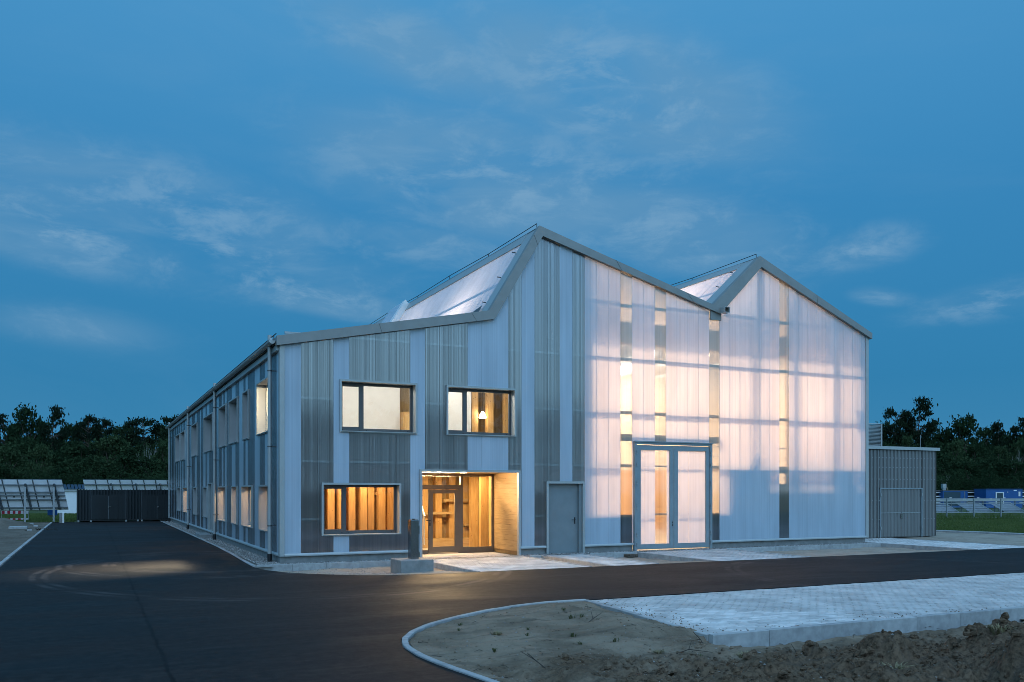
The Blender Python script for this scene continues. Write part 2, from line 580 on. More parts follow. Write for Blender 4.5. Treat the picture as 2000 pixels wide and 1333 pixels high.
MAT = dict(
    opal=poly_opal(), clear=poly_clear(), glass=glass(), asphalt=asphalt(),
    alu=plain('light_grey_coated_metal', (0.40, 0.42, 0.41), 0.42, 0.25, 0.06),
    fascia=plain('warm_grey_fascia_metal', (0.255, 0.255, 0.24), 0.45, 0.2, 0.07),
    darkframe=plain('anthracite_frame', (0.10, 0.10, 0.10), 0.45, 0.3, 0.08),
    bronze=plain('bronze_door_frame', (0.15, 0.125, 0.10), 0.42, 0.4, 0.08),
    greydoor=plain('grey_door_enamel', (0.20, 0.235, 0.245), 0.5, 0.1, 0.06),
    bluegrey=plain('blue_grey_gate_steel', (0.25, 0.30, 0.32), 0.45, 0.2, 0.07),
    steel=plain('brushed_steel', (0.30, 0.30, 0.30), 0.22, 1.0, 0.08, (40, 40, 1)),
    galv=plain('galvanised_steel', (0.36, 0.38, 0.39), 0.42, 0.7, 0.12, (6, 6, 6)),
    black=plain('black_plastic', (0.012, 0.012, 0.013), 0.5),
    white=plain('white_paint', (0.78, 0.77, 0.75), 0.55, 0, 0.03),
    reveal=plain('pale_window_reveal', (0.42, 0.42, 0.42), 0.6, 0, 0.04),
    concrete=plain('concrete', (0.24, 0.24, 0.23), 0.85, 0, 0.18, (5, 5, 5), 0.25, 60),
    kerb=plain('pale_kerb_concrete', (0.36, 0.36, 0.35), 0.85, 0, 0.2, (6, 6, 6), 0.2, 60, 0.12),
    paver=plain('grey_paver', (0.56, 0.53, 0.50), 0.85, 0, 0.26, (1.4, 1.4, 1), 0.2, 90, 0.18),
    joint=plain('joint_sand', (0.26, 0.24, 0.21), 0.95, 0, 0.2, (20, 20, 20)),
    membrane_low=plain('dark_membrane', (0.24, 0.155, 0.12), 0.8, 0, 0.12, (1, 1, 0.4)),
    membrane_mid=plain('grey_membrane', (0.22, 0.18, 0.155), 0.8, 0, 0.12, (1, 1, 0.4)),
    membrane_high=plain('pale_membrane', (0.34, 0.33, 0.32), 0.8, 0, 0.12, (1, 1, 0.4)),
    board=plain('plinth_board', (0.07, 0.075, 0.085), 0.8),
    inner=plain('white_inner_lining', (0.68, 0.64, 0.57), 0.8, 0, 0.05),
    inner_white=plain('white_room_wall', (0.74, 0.74, 0.73), 0.8, 0, 0.03),
    floor=plain('screed_floor', (0.42, 0.38, 0.32), 0.6, 0, 0.1),
    pine_v=wood('upright_pine', (0.62, 0.40, 0.17), (0.44, 0.24, 0.08), (10, 10, 0.7)),
    pine_h=wood('planed_pine_board', (0.50, 0.35, 0.18), (0.36, 0.23, 0.10), (0.9, 0.9, 12), 0.6, 1.0),
    ply=wood('plywood_infill', (0.36, 0.25, 0.12), (0.24, 0.155, 0.07), (6, 6, 0.8), 0.6, 0.0),
    shed=plain('blackened_green_cladding', (0.006, 0.012, 0.014), 0.55, 0.1, 0.25, (2, 2, 0.4)),
    zinc=plain('weathered_zinc_sheet', (0.205, 0.205, 0.20), 0.5, 0.35, 0.14, (9, 9, 0.3)),
    backsheet=plain('pale_solar_backsheet', (0.88, 0.89, 0.90), 0.6, 0, 0.05),
    solar=plain('blue_solar_glass', (0.012, 0.024, 0.05), 0.15, 0, 0.1),
    rackplate=plain('grey_rack_plate', (0.20, 0.21, 0.22), 0.5, 0.1, 0.2),
    steelframe=plain('dull_rack_steel', (0.13, 0.15, 0.16), 0.5, 0.4, 0.15),
    red=plain('red_stripe', (0.50, 0.03, 0.05), 0.5),
    blue=plain('blue_coated_steel', (0.008, 0.085, 0.27), 0.45, 0.1, 0.1),
    shutter=plain('dark_teal_shutter', (0.02, 0.055, 0.075), 0.5),
    sand=soil('pale_sand', (0.40, 0.33, 0.26), (0.20, 0.16, 0.12), 1.0, 0.56),
    dirt=soil('turned_soil', (0.22, 0.185, 0.145), (0.055, 0.042, 0.032), 1.3, 0.46),
    stone=pebbles(),
    verge=soil('brown_verge_soil', (0.19, 0.155, 0.12), (0.10, 0.08, 0.06), 0.8, 0.5),
    meadow=soil('meadow_ground', (0.090, 0.110, 0.050), (0.055, 0.075, 0.030), 0.6, 0.5),
    island=island_soil(),
    pebble_dark=plain('small_grey_stone', (0.22, 0.20, 0.18), 0.85, 0, 0.5, (22, 22, 22)),
    lawn=foliage('lawn_blades', (0.085, 0.125, 0.035), (0.14, 0.17, 0.06)),
    weed=foliage('weed_green', (0.07, 0.085, 0.035), (0.12, 0.125, 0.06)),
    straw=plain('dry_straw', (0.24, 0.19, 0.10), 0.9, 0, 0.3, (9, 9, 9)),
    twig=plain('dead_twig', (0.05, 0.038, 0.028), 0.9, 0, 0.3, (9, 9, 9)),
    leaf=foliage('broadleaf_green', (0.016, 0.033, 0.016), (0.044, 0.070, 0.032)),
    leaf_pale=foliage('pale_leaf_green', (0.034, 0.058, 0.025), (0.074, 0.105, 0.050)),
    needle=foliage('pine_needles', (0.012, 0.022, 0.014), (0.027, 0.042, 0.023)),
    bark=plain('tree_bark', (0.085, 0.060, 0.045), 0.95, 0, 0.3, (4, 4, 1)),
    birch=plain('pale_birch_bark', (0.38, 0.36, 0.33), 0.9, 0, 0.3, (4, 4, 2)),
    lamp=emitter('lit_lamp_warm', (1.0, 0.80, 0.55), 30),
    tube=emitter('lit_tube', (1.0, 0.86, 0.70), 2.5),
    globe=emitter('lit_globe', (1.0, 0.95, 0.86), 200),
    globe_warm=emitter('lit_warm_globe', (1.0, 0.62, 0.32), 200),
)


def globe(parent, x, y, z, r, mk='globe', cord=0.3):
    rings = [(math.sin(math.pi * q / 8) * r + 1e-4, z - math.cos(math.pi * q / 8) * r) for q in range(9)]
    g = obj('globe_lamp', MB().tube([(x, y, zz_) for _, zz_ in rings], [q for q, _ in rings], 12), MAT[mk], parent)
    obj('lamp_cord', MB().tube([(x, y, z + r + .002), (x, y, z + r + cord)], .008, 5), MAT['black'], g)


def area(name, loc, size, power, col=(1, 0.78, 0.5), rot=(0, 0, 0), size_y=None, spread=None):
    d = bpy.data.lights.new(name, 'AREA')
    d.energy = power
    d.color = col
    d.shape = 'RECTANGLE'
    d.size = size
    d.size_y = size_y or size
    if spread:
        d.spread = spread
    o = bpy.data.objects.new(name, d)
    COL.objects.link(o)
    o.location = loc
    o.rotation_euler = rot
    return o

# ------------------------------------------------------------------ ground, roads
def sheet(name, pts, z, material, kind='structure', parent=None):
    return obj(name, MB().quad(*[(x, y, z) for x, y in pts]), material, parent, kind=kind)


def grid(name, x0, x1, y0, y1, step, hf, material, kind='structure', inside=None):
    nx, ny = int((x1 - x0) / step), int((y1 - y0) / step)
    mb = MB()
    idx = {}
    for j in range(ny + 1):
        for i in range(nx + 1):
            x, y = x0 + (x1 - x0) * i / nx, y0 + (y1 - y0) * j / ny
            idx[i, j] = len(mb.v)
            mb.v.append((x, y, hf(x, y)))
    for j in range(ny):
        for i in range(nx):
            if inside:
                x, y = x0 + (x1 - x0) * (i + .5) / nx, y0 + (y1 - y0) * (j + .5) / ny
                if not inside(x, y):
                    continue
            mb.f.append((idx[i, j], idx[i + 1, j], idx[i + 1, j + 1], idx[i, j + 1]))
    return obj(name, mb, material, kind=kind, smooth=True)


def nz(x, y, s, seed=0.0):
    return mnoise.noise(Vector((x * s, y * s, seed)))


def in_poly(x, y, poly):
    c = False
    for i in range(len(poly)):
        (x1, y1), (x2, y2) = poly[i], poly[i - 1]
        if (y1 > y) != (y2 > y) and x < (x2 - x1) * (y - y1) / (y2 - y1) + x1:
            c = not c
    return c


sheet('ground', [(-900, -900), (900, -900), (900, 900), (-900, 900)], -0.40, MAT['meadow'])

# edge of the asphalt round the building corner, and the long straight edge in front of it
CORNER = [(-0.60, 36.9), (-0.62, 8.7), (-0.70, 3.85), (-0.80, 0.75), (-0.82, -0.7), (-0.66, -1.75), (-0.36, -2.5), (0.05, -3.08), (0.54, -3.55),
          (1.05, -3.98), (1.7, -4.25), (2.5, -4.36), (3.0, -4.40), (70.0, -4.50)]
ISLAND = [(3.44, -10.27), (2.63, -10.27), (1.92, -10.46), (1.16, -10.85), (0.43, -11.33), (-0.18, -11.83), (-0.6, -12.33), (-0.9, -12.86),
          (-1.05, -13.4), (-1.09, -14.04), (-1.05, -14.68), (-0.97, -15.25), (-0.9, -15.8), (-0.62, -18.0), (-0.4, -22.0), (-0.4, -40)]
road_poly = CORNER + [(70, -10.27)] + ISLAND + [(-6.75, -40), (-6.75, 36.9)]
mb = MB()
mb.quad(*[(x, y, 0.0) for x, y in road_poly])
for i in range(len(road_poly)):
    a, b = road_poly[i], road_poly[(i + 1) % len(road_poly)]
    mb.quad((*a, 0.0), (*a, -0.35), (*b, -0.35), (*b, 0.0))
road = obj('asphalt_road', mb, MAT['asphalt'], kind='structure')

# sand west of the road and behind it, and between building and road
sheet('sandy_verge', [(-60, -40), (-6.95, -40), (-6.95, 38.2), (-60, 38.2)], -0.03, MAT['verge'])


def verge_h(x, y):
    return -0.02 + 0.05 * nz(x, y, 0.9, 3) + 0.55 * max(0, 1 - ((x + 9.6) / 2.3) ** 2 - ((y - 31.5) / 3.2) ** 2) * (0.8 + 0.4 * nz(x, y, 1.6, 1)) + 0.02 * nz(x, y, 4, 5)


grid('soil_verge', -16, -6.93, -2, 38, 0.2, verge_h, MAT['verge'])


def strip_h(x, y):
    d = max(0.0, min(1.0, (y + 4.45) / 2.2))
    c = max(0.0, min(1.0, (-0.5 - y) / 0.5))
    return -0.012 - 0.13 * d + 0.035 * nz(x, y, 1.1, 9) * d + 0.02 * nz(x, y, 5, 2) * min(1, d * 3)


strip_poly = CORNER[3:] + [(70, -0.3), (-0.6, -0.3)]
grid('sandy_ground', -0.9, 22.3, -4.6, -0.38, 0.1, strip_h, MAT['sand'], inside=lambda x, y: in_poly(x, y, strip_poly) and not (3.9 < x < 7.1))
sheet('yard_ground', [(22.26, -4.5), (33.2, -4.5), (33.2, 9), (22.26, 9)], -0.06, MAT['sand'])
grid('sandy_yard', 22.3, 33.4, -4.5, 9, 0.3, lambda x, y: -0.03 + 0.04 * nz(x, y, 0.6, 4), MAT['sand'])

sheet('subsoil', [(-0.86, -0.6), (-0.3, -0.6), (-0.3, 36.8), (-0.86, 36.8)], -0.02, MAT['joint'])
# gravel bed along the walls, with real pebbles near the camera
sheet('gravel_bed', [(-0.60, -0.42), (22.2, -0.42), (22.2, 0.1), (0.02, 0.1), (0.02, 36.6), (-0.60, 36.6)], 0.005, MAT['stone'])
mb = MB()
OCT = ((1, 0, 0), (0, 1, 0), (-1, 0, 0), (0, -1, 0), (0, 0, 1))


def pebble(x, y, z, s):
    n = len(mb.v)
    a = R.random() * 6.28
    ca, sa = math.cos(a), math.sin(a)
    e = R.uniform(0.6, 1.0)
    for px, py, pz in OCT:
        px *= s * R.uniform(.8, 1.2)
        py *= s * e * R.uniform(.8, 1.2)
        mb.v.append((x + px * ca - py * sa, y + px * sa + py * ca, z + pz * s * 0.65 - s * 0.05))
    for i in range(4):
        mb.f.append((n + i, n + (i + 1) % 4, n + 4))


for _ in range(13000):
    y = -0.40 + 37 * R.random() ** 1.7
    pebble(R.uniform(-0.58, -0.01), y, 0.008, R.uniform(0.016, 0.042))
for _ in range(6500):
    x = -0.5 + 22.5 * R.random() ** 1.3
    if 4.0 < x < 7.2:
        continue
    pebble(x, R.uniform(-0.40, 0.03), 0.008, R.uniform(0.013, 0.03))
for _ in range(900):
    x = R.uniform(-0.4, 2.4)
    y = R.uniform(-4.2, -0.5)
    if in_poly(x, y, strip_poly):
        pebble(x, y, strip_h(x, y), R.uniform(0.008, 0.024))
obj('gravel', mb, MAT['stone'], kind='stuff')


# kerbs: stones of about a metre, each its own piece
def kerb(name, pts, w, h, z, length=1.0, close_near=1e9):
    root = None
    L = [0.0]
    for i in range(1, len(pts)):
        L.append(L[-1] + math.dist(pts[i], pts[i - 1]))
    n = max(1, round(L[-1] / length))

    def pt(s):
        for i in range(1, len(pts)):
            if s <= L[i] or i == len(pts) - 1:
                t = (s - L[i - 1]) / (L[i] - L[i - 1])
                return Vector((pts[i - 1][0] + (pts[i][0] - pts[i - 1][0]) * t, pts[i - 1][1] + (pts[i][1] - pts[i - 1][1]) * t))
    stones = []
    for k in range(n):
        s0, s1 = L[-1] * k / n + 0.004, L[-1] * (k + 1) / n - 0.004
        mbk = MB()
        segs = 4 if length < 1.5 else 1
        ring = []
        for q in range(segs + 1):
            s = s0 + (s1 - s0) * q / segs
            p, d = pt(s), (pt(min(s + 0.05, L[-1])) - pt(max(s - 0.05, 0)))
            d.normalize()
            nn = Vector((-d.y, d.x)) * w / 2
            b = 0.008
            ring.append([(p.x + nn.x, p.y + nn.y, z - h), (p.x + nn.x, p.y + nn.y, z - b), (p.x + nn.x * (1 - 2 * b / w), p.y + nn.y * (1 - 2 * b / w), z),
                         (p.x - nn.x * (1 - 2 * b / w), p.y - nn.y * (1 - 2 * b / w), z), (p.x - nn.x, p.y - nn.y, z - b), (p.x - nn.x, p.y - nn.y, z - h)])
        for r_ in ring:
            mbk.v += r_
        for q in range(segs):
            for e in range(6):
                e2 = (e + 1) % 6
                mbk.f.append((q * 6 + e, (q + 1) * 6 + e, (q + 1) * 6 + e2, q * 6 + e2))
        mbk.f.append(tuple(range(6)))
        mbk.f.append(tuple(segs * 6 + e for e in reversed(range(6))))
        stones.append(mbk)
    root = bpy.data.objects.new(name, None)
    COL.objects.link(root)
    root.location = (pts[0][0], pts[0][1], z)
    ORG[root.name] = Vector(root.location)
    root['kind'] = 'structure'
    for k, mbk in enumerate(stones):
        dz = R.uniform(-0.004, 0.004)
        obj('kerb_stone', mbk, MAT['kerb'], root, (0, 0, dz))
    return root


kerb('road_kerb', [(-6.84, -20), (-6.84, 36.9)], 0.11, 0.3, 0.025)
kerb('gravel_kerb', [(-0.56, 36.6), (-0.57, 8.7), (-0.655, 3.85), (-0.757, 0.75), (-0.775, -0.42)], 0.09, 0.3, 0.02)
kerb('gravel_kerb', [(-0.71, -0.47), (3.9, -0.47)], 0.08, 0.3, 0.03)
kerb('gravel_kerb', [(7.33, -0.47), (7.72, -0.47)], 0.08, 0.3, 0.02, 0.5)
kerb('gravel_kerb', [(9.45, -0.47), (11.2, -0.47)], 0.08, 0.3, 0.02)
kerb('gravel_kerb', [(14.85, -0.47), (22.3, -0.47)], 0.08, 0.3, 0.02)
isl = [(x + 0.042, y - 0.022) for x, y in ISLAND[:13]] + [(-0.6, -18.0)]
kerb('island_kerb', isl, 0.085, 0.3, 0.02)


# block paving: single stones where they show largest, the rest of the same geometry as one mesh
def paving(name, x0, x1, y0, y1, zf, edge_kerbs=(), px=0.20, py=0.10, singles=300, margin=0.0):
    root = sheet(name, [(x0, y0), (x1, y0), (x1, y1), (x0, y1)], -0.02, MAT['joint'])
    if zf is not None:
        root.data.vertices[2].co.z = root.data.vertices[3].co.z = -0.02
    cells = []
    ny = int((y1 - y0) / py)
    for j in range(ny):
        off = (j % 2) * px / 2
        x = x0 - off
        while x < x1 - 0.01:
            a, b = max(x, x0), min(x + px, x1)
            if b - a > 0.04:
                cells.append((a, b, y0 + j * py, y0 + (j + 1) * py))
            x += px
    dist = lambda c: (c[0] - CAM[0]) ** 2 + (c[2] - CAM[1]) ** 2
    cells.sort(key=dist)
    g = 0.004
    shared = {}
    rest = MB()
    for k, (a, b, c, d) in enumerate(cells):
        dz = R.uniform(-0.003, 0.003)
        if k < singles:
            key = round(b - a, 2)
            if key not in shared:
                w = key
                shared[key] = MB().bevbox(-w / 2 + g, -py / 2 + g, -0.04, w / 2 - g, py / 2 - g, 0.0, 0.006).mesh('paver')
            obj('paver', shared[key], MAT['paver'], root, ((a + b) / 2, (c + d) / 2, dz), rot=(R.uniform(-.008, .008), R.uniform(-.008, .008), 0))
        else:
            n = len(rest.v)
            rest.v += [(a + g, c + g, -0.03), (b - g, c + g, -0.03), (b - g, d - g, -0.03), (a + g, d - g, -0.03)]
            e = g + 0.006
            rest.v += [(a + e, c + e, dz), (b - e, c + e, dz + R.uniform(-.002, .002)), (b - e, d - e, dz), (a + e, d - e, dz + R.uniform(-.002, .002))]
            rest.f += [(n + 4, n + 5, n + 6, n + 7)] + [(n + i, n + (i + 1) % 4, n + 4 + (i + 1) % 4, n + 4 + i) for i in range(4)]
    if rest.v:
        obj('paver_field', rest, MAT['paver'], root, kind='stuff')
    return root


paving('parking_pavement', 3.50, 30.0, -14.36, -10.26, None)
kerb('parking_kerb', [(3.02, -14.43), (30, -14.43)], 0.10, 0.42, 0.02)
kerb('parking_kerb', [(3.49, -10.30), (3.05, -14.38)], 0.10, 0.35, 0.012)
sheet('bedding_sand', [(3.05, -14.38), (3.5, -14.38), (3.5, -10.27), (3.46, -10.27)], -0.012, MAT['joint'])
mb = MB()
y = -14.37
while y < -10.4:                                        # cut stones in the wedge beside the slanted kerb
    xe = 3.05 + (y + 14.38) / 4.09 * 0.44 + 0.06
    if 3.495 - xe > 0.03:
        mb.bevbox(xe, y + 0.004, -0.03, 3.496, y + 0.096, 0.0, 0.006)
    y += 0.1
obj('cut_pavers', mb, MAT['paver'], bpy.data.objects['parking_pavement'], kind='stuff')
paving('entrance_path', 4.0, 7.1, -4.38, 1.70, None, singles=200)
paving('door_path', 7.85, 9.2, -4.40, -0.02, None, singles=120)
paving('gate_path', 11.3, 14.72, -4.40, -0.02, None, singles=120)
paving('annex_path', 22.3, 25.4, -4.42, 2.1, None, singles=60)
kerb('path_kerb', [(3.95, -4.38), (3.95, -0.1)], 0.09, 0.35, 0.012)
kerb('path_kerb', [(7.15, -4.38), (7.15, -0.1)], 0.09, 0.35, 0.012)
kerb('path_kerb', [(7.80, -4.40), (7.80, -0.1)], 0.09, 0.35, 0.012)
kerb('path_kerb', [(9.25, -4.40), (9.25, -0.1)], 0.09, 0.35, 0.012)
kerb('path_kerb', [(11.25, -4.40), (11.25, -0.1)], 0.09, 0.35, 0.012)
kerb('path_kerb', [(14.77, -4.40), (14.77, -0.1)], 0.09, 0.35, 0.012)
kerb('path_kerb', [(22.25, -4.42), (22.25, -0.5)], 0.09, 0.35, 0.012)
kerb('path_kerb', [(25.45, -4.42), (25.45, 1.9)], 0.09, 0.35, 0.012)
paving('rear_path', -0.58, 0.0, 31.2, 36.0, None, px=0.29, py=0.5, singles=40)


# ---- foreground island and the bank of turned soil
def clump(x, y, cx, cy, rx, ry, h):
    d = ((x - cx) / rx) ** 2 + ((y - cy) / ry) ** 2
    return h * math.exp(-d * 1.2)


def island_h(x, y):
    e = 0.0
    inner = min(1.0, max(0.0, (x + 1.0) / 1.2)) if y < -12.8 else 1.0
    h = 0.0 + 0.045 * nz(x, y, 0.7, 1) + 0.028 * nz(x, y, 2.2, 2) + 0.014 * nz(x, y, 7, 3)
    q = abs(nz(x * 0.35, y * 2.6 + 0.3 * x, 1.0, 7))
    h -= 0.035 * max(0.0, 1 - q * 6)
    # drop beside and before the raised parking bay
    if x > 2.6 and y < -14.3:
        h -= 0.16 * min(1, (x - 2.6) / 0.5) * min(1, (-14.3 - y) / 0.15)
    h += clump(x, y, 2.55, -12.2, 0.45, 1.3, 0.10) + clump(x, y, 2.2, -13.4, 0.6, 0.8, 0.06)
    m = clump(x, y, 3.45, -16.1, 0.9, 0.42, 0.26) + clump(x, y, 4.35, -16.45, 0.75, 0.5, 0.36) + clump(x, y, 5.75, -16.7, 0.6, 0.6, 0.46)
    m += clump(x, y, 2.2, -16.6, 1.3, 0.6, 0.22) + clump(x, y, 3.2, -17.6, 1.5, 0.7, 0.30) + clump(x, y, 5.2, -17.9, 1.6, 0.8, 0.55) + clump(x, y, 7.6, -17.0, 1.2, 0.8, 0.55)
    m -= clump(x, y, 4.2, -17.15, 0.5, 0.3, 0.12)
    rough = min(1.0, max(0.0, (-14.5 - y) / 1.0)) * 0.75 + 0.12
    rough = max(rough, min(1.0, m * 3))
    t1 = mnoise.turbulence(Vector((x * 1.9, y * 1.9, 4.0)), 5, False)
    t2 = mnoise.turbulence(Vector((x * 7, y * 7, 8.0)), 3, True)
    h += m * (0.75 + 0.5 * t1) + rough * (0.13 * (t1 - 0.4) + 0.075 * (t2 - 0.5))
    if x < -0.2 and y < -12.0:
        pass
    return max(h, -0.36) + 0.005


isl_poly = [(x + 0.1, y - 0.05) for x, y in ISLAND] + [(40, -40), (40, -14.47), (3.03, -14.47), (3.46, -10.3)]


def isl_clip(x, y):
    return in_poly(x, y, isl_poly)


def isl_z(x, y):
    h = island_h(x, y)
    d = min(math.dist((x, y), p) for p in isl_dense)
    return h * min(1.0, d / 0.5) + (-0.012) * (1 - min(1.0, d / 0.5))


isl_dense = []
for a, b in zip(ISLAND[:14], ISLAND[1:15]):
    for k in range(12):
        isl_dense.append((a[0] + (b[0] - a[0]) * k / 12, a[1] + (b[1] - a[1]) * k / 12))
grid('sand_island', -1.2, 3.5, -17.0, -10.2, 0.045, isl_z, MAT['island'], inside=lambda x, y: isl_clip(x, y) and not (y < -14.6 and x > -0.5 + (y + 14.6) * -0.2 + 1.2))
grid('soil_bank', -0.6, 9.5, -19.0, -14.47, 0.04, isl_z, MAT['island'], inside=lambda x, y: isl_clip(x, y) and (y < -14.6 and x > -0.5 + (y + 14.6) * -0.2 + 1.2))
grid('bare_soil', 9.5, 40, -26, -14.47, 0.4, lambda x, y: -0.18 + 0.25 * max(0, nz(x, y, 0.5, 6)) * min(1, (-14.5 - y) / 1.5), MAT['dirt'])

# stones, crumbs, straw and sticks scattered over the soil
mb = MB()
for _ in range(2600):
    x, y = R.uniform(-0.9, 9.0), R.uniform(-18.5, -10.4)
    if not isl_clip(x, y):
        continue
    soilish = y < -14.8
    pebble(x, y, isl_z(x, y), R.uniform(0.005, 0.012) if R.random() < 0.93 else R.uniform(0.012, 0.028))
obj('gravel', mb, MAT['pebble_dark'], kind='stuff')
mb = MB()


def lump(x, y, z, s):
    n = len(mb.v)
    k = 6
    for lv, (rr, hz) in enumerate(((1.0, -0.2), (0.95, 0.45), (0.5, 0.9))):
        for i in range(k):
            a = 6.283 * i / k + lv
            q = s * rr * R.uniform(0.7, 1.2)
            mb.v.append((x + q * math.cos(a), y + q * math.sin(a) * 0.9, z + s * hz * R.uniform(0.7, 1.15)))
    for lv in range(2):
        for i in range(k):
            j = (i + 1) % k
            mb.f.append((n + lv * k + i, n + lv * k + j, n + lv * k + k + j, n + lv * k + k + i))
    mb.f.append(tuple(n + 2 * k + i for i in range(k)))


for _ in range(2200):
    x, y = R.uniform(0.2, 9.0), -14.9 - 3.6 * R.random() ** 0.9
    if isl_clip(x, y):
        lump(x, y, isl_z(x, y), R.uniform(0.008, 0.03) if R.random() < 0.75 else R.uniform(0.03, 0.065))
for _ in range(500):
    x, y = R.uniform(-0.8, 3.2), R.uniform(-15.2, -10.6)
    if isl_clip(x, y):
        lump(x, y, isl_z(x, y), R.uniform(0.005, 0.016))
for _ in range(260):
    t_ = R.random()
    if R.random() < .6:
        x, y = 3.1 + .4 * t_ + abs(R.gauss(0, .25)), -14.3 + 3.9 * t_
    else:
        x, y = 3.2 + 8 * t_, -14.36 + abs(R.gauss(0, .18))
    lump(x, y, .004, R.uniform(.004, .014))
for x, y, s in ((5.6, -16.55, .13), (5.9, -16.7, .09), (4.6, -16.3, .10), (4.2, -16.35, .08), (3.0, -15.95, .06), (2.7, -15.9, .05), (3.3, -15.95, .07),
                (6.4, -17.2, .12), (5.0, -17.3, .10), (6.9, -16.9, .08), (3.8, -16.2, .06), (6.1, -18.0, .12)):
    for _ in range(4):
        a, b = x + R.gauss(0, s * .6), y + R.gauss(0, s * .5)
        lump(a, b, isl_z(a, b) + s * 0.1, s * R.uniform(0.5, 0.9))
obj('soil_crumbs', mb, MAT['island'], kind='stuff')


mb = MB()
for _ in range(240):
    x, y = R.uniform(-0.8, 8.5), R.uniform(-18, -10.6)
    if isl_clip(x, y):
        z, a, L = isl_z(x, y) + .006, R.random() * 6.28, R.uniform(.04, .16)
        mx, my = x + L * .5 * math.cos(a), y + L * .5 * math.sin(a)
        a += R.uniform(-.7, .7)
        mb.tube([(x, y, z), (mx, my, z + R.uniform(0, .02)), (mx + L * .5 * math.cos(a), my + L * .5 * math.sin(a), z)], [.003, .0035, .002], 4, False)
obj('twig_litter', mb, MAT['twig'], kind='stuff')


def tuft(n, h, spread, rr):
    t = MB()
    for _ in range(n):
        a, r0 = rr.random() * 6.28, rr.random() * spread * 0.4
        bx, by = r0 * math.cos(a), r0 * math.sin(a)
        a += rr.uniform(-.8, .8)
        L, lean, w = h * rr.uniform(.5, 1.1), rr.uniform(.2, .9) * spread, rr.uniform(.004, .008)
        px, py = -math.sin(a) * w, math.cos(a) * w
        mx, my = bx + lean * .4 * math.cos(a), by + lean * .4 * math.sin(a)
        ex, ey = bx + lean * math.cos(a), by + lean * math.sin(a)
        t.quad((bx - px, by - py, -.01), (bx + px, by + py, -.01), (mx + px * .8, my + py * .8, L * .7), (mx - px * .8, my - py * .8, L * .7))
        t.quad((mx - px * .8, my - py * .8, L * .7), (mx + px * .8, my + py * .8, L * .7), (ex, ey, L * rr.uniform(.8, 1.0)))
    return t


rr = random.Random(3)
weeds = [tuft(16, 0.075, 0.11, rr).mesh('weed_tuft') for _ in range(3)]
weed_objs = []
for i, (x, y, s) in enumerate([(1.35, -13.55, 1.0), (0.75, -13.35, .7), (2.05, -12.3, 1.2), (2.2, -12.35, .9), (-.1, -14.1, .8), (1.6, -14.25, .9), (0.35, -11.9, .7), (1.0, -12.9, .6),
                               (0.1, -12.45, .6), (2.3, -11.6, .7), (1.1, -14.2, .6), (2.1, -15.4, .8)]):
    o = obj('weed_tuft', weeds[i % 3], MAT['weed'], None, (x, y, isl_z(x, y)), rot=(0, 0, R.random() * 6), scale=(s, s, s))
    weed_objs.append(o)
ORD = ('first', 'second', 'third', 'fourth', 'fifth', 'sixth', 'seventh', 'eighth', 'ninth', 'tenth', 'eleventh', 'twelfth', 'thirteenth', 'fourteenth', 'fifteenth', 'sixteenth', 'seventeenth', 'eighteenth', 'nineteenth', 'twentieth')


def across(o):
    d = o.location - Vector(CAM)
    return (d.x * math.cos(YAW) - d.y * math.sin(YAW)) / (d.x * math.sin(YAW) + d.y * math.cos(YAW))


for k, o in enumerate(sorted(weed_objs, key=across)):
    tag(o, f'small green weed tuft on the sandy island, {ORD[k]} from its left end', 'weed', 'weed tufts on the sandy island')
dry = [tuft(70, 0.11, 0.20, rr).mesh('grass_clump') for _ in range(2)]
for (x, y, s, l) in [(0.45, -13.0, .8, 'flattened dry grass clump in the middle of the sandy island'), (1.75, -15.0, .7, 'dry grass clump where the sandy island meets dark soil'),
                     (5.75, -16.75, 1.5, 'shaggy grass sod on top of the highest soil heap'), (3.35, -17.2, 1.3, 'torn grass sod in the hollow of the soil bank'),
                     (2.6, -15.6, .9, 'dry grass clump below the corner of the paved bay'), (3.1, -15.85, .9, 'tangled roots on the crest of the low soil ridge')]:
    o = obj('grass_clump', dry[R.randrange(2)], MAT['straw'], None, (x, y, isl_z(x, y)), rot=(0, 0, R.random() * 6), scale=(s, s, s * .8))
    tag(o, l, 'grass clump')
for i, (x, y, a, L, l) in enumerate([(2.05, -12.75, .3, .35, 'thin dark stick lying beside the upper weeds on the sand'), (2.55, -14.9, 1.2, .45, 'forked dead branch below the corner of the paved bay'),
                                  (0.05, -15.2, 1.9, .4, 'bent dead stalk near the kerb at the bottom of the island'), (1.9, -15.1, -.4, .5, 'long dead stick across the soil edge'),
                                  (4.9, -16.2, .9, .35, 'curled root sticking up behind the highest soil heap'), (3.3, -15.7, .5, .3, 'bare twig on the low soil ridge before the bay')]):
    z = isl_z(x, y)
    p = [(x, y, z), (x + L * .4 * math.cos(a), y + L * .4 * math.sin(a), z + .07), (x + L * math.cos(a), y + L * math.sin(a), z + (.03 if i % 2 else .14))]
    t_ = MB().tube(p, [.007, .006, .003], 5)
    t_.tube([p[1], (p[1][0] + .1 * math.cos(a + 1), p[1][1] + .1 * math.sin(a + 1), p[1][2] + .09)], [.006, .003], 5)
    tag(obj('dead_branch', t_, MAT['twig']), l, 'branch')

# ------------------------------------------------------------------ the hall
B = thing('hall_building', 'large hall clad in milky striped plastic panels under a zigzag roof, glowing from inside', 'hall', (0, 0, 0))
DEPTH = 36.7
OUT = [(-0.12, 6.17), (6.15, 7.41), (7.86, 10.19), (14.57, 8.37), (16.65, 10.28), (22.15, 7.98)]
LOW = [(-0.12, 5.91), (6.34, 7.17), (7.98, 9.88), (14.90, 8.08), (16.72, 9.90), (22.15, 7.76)]


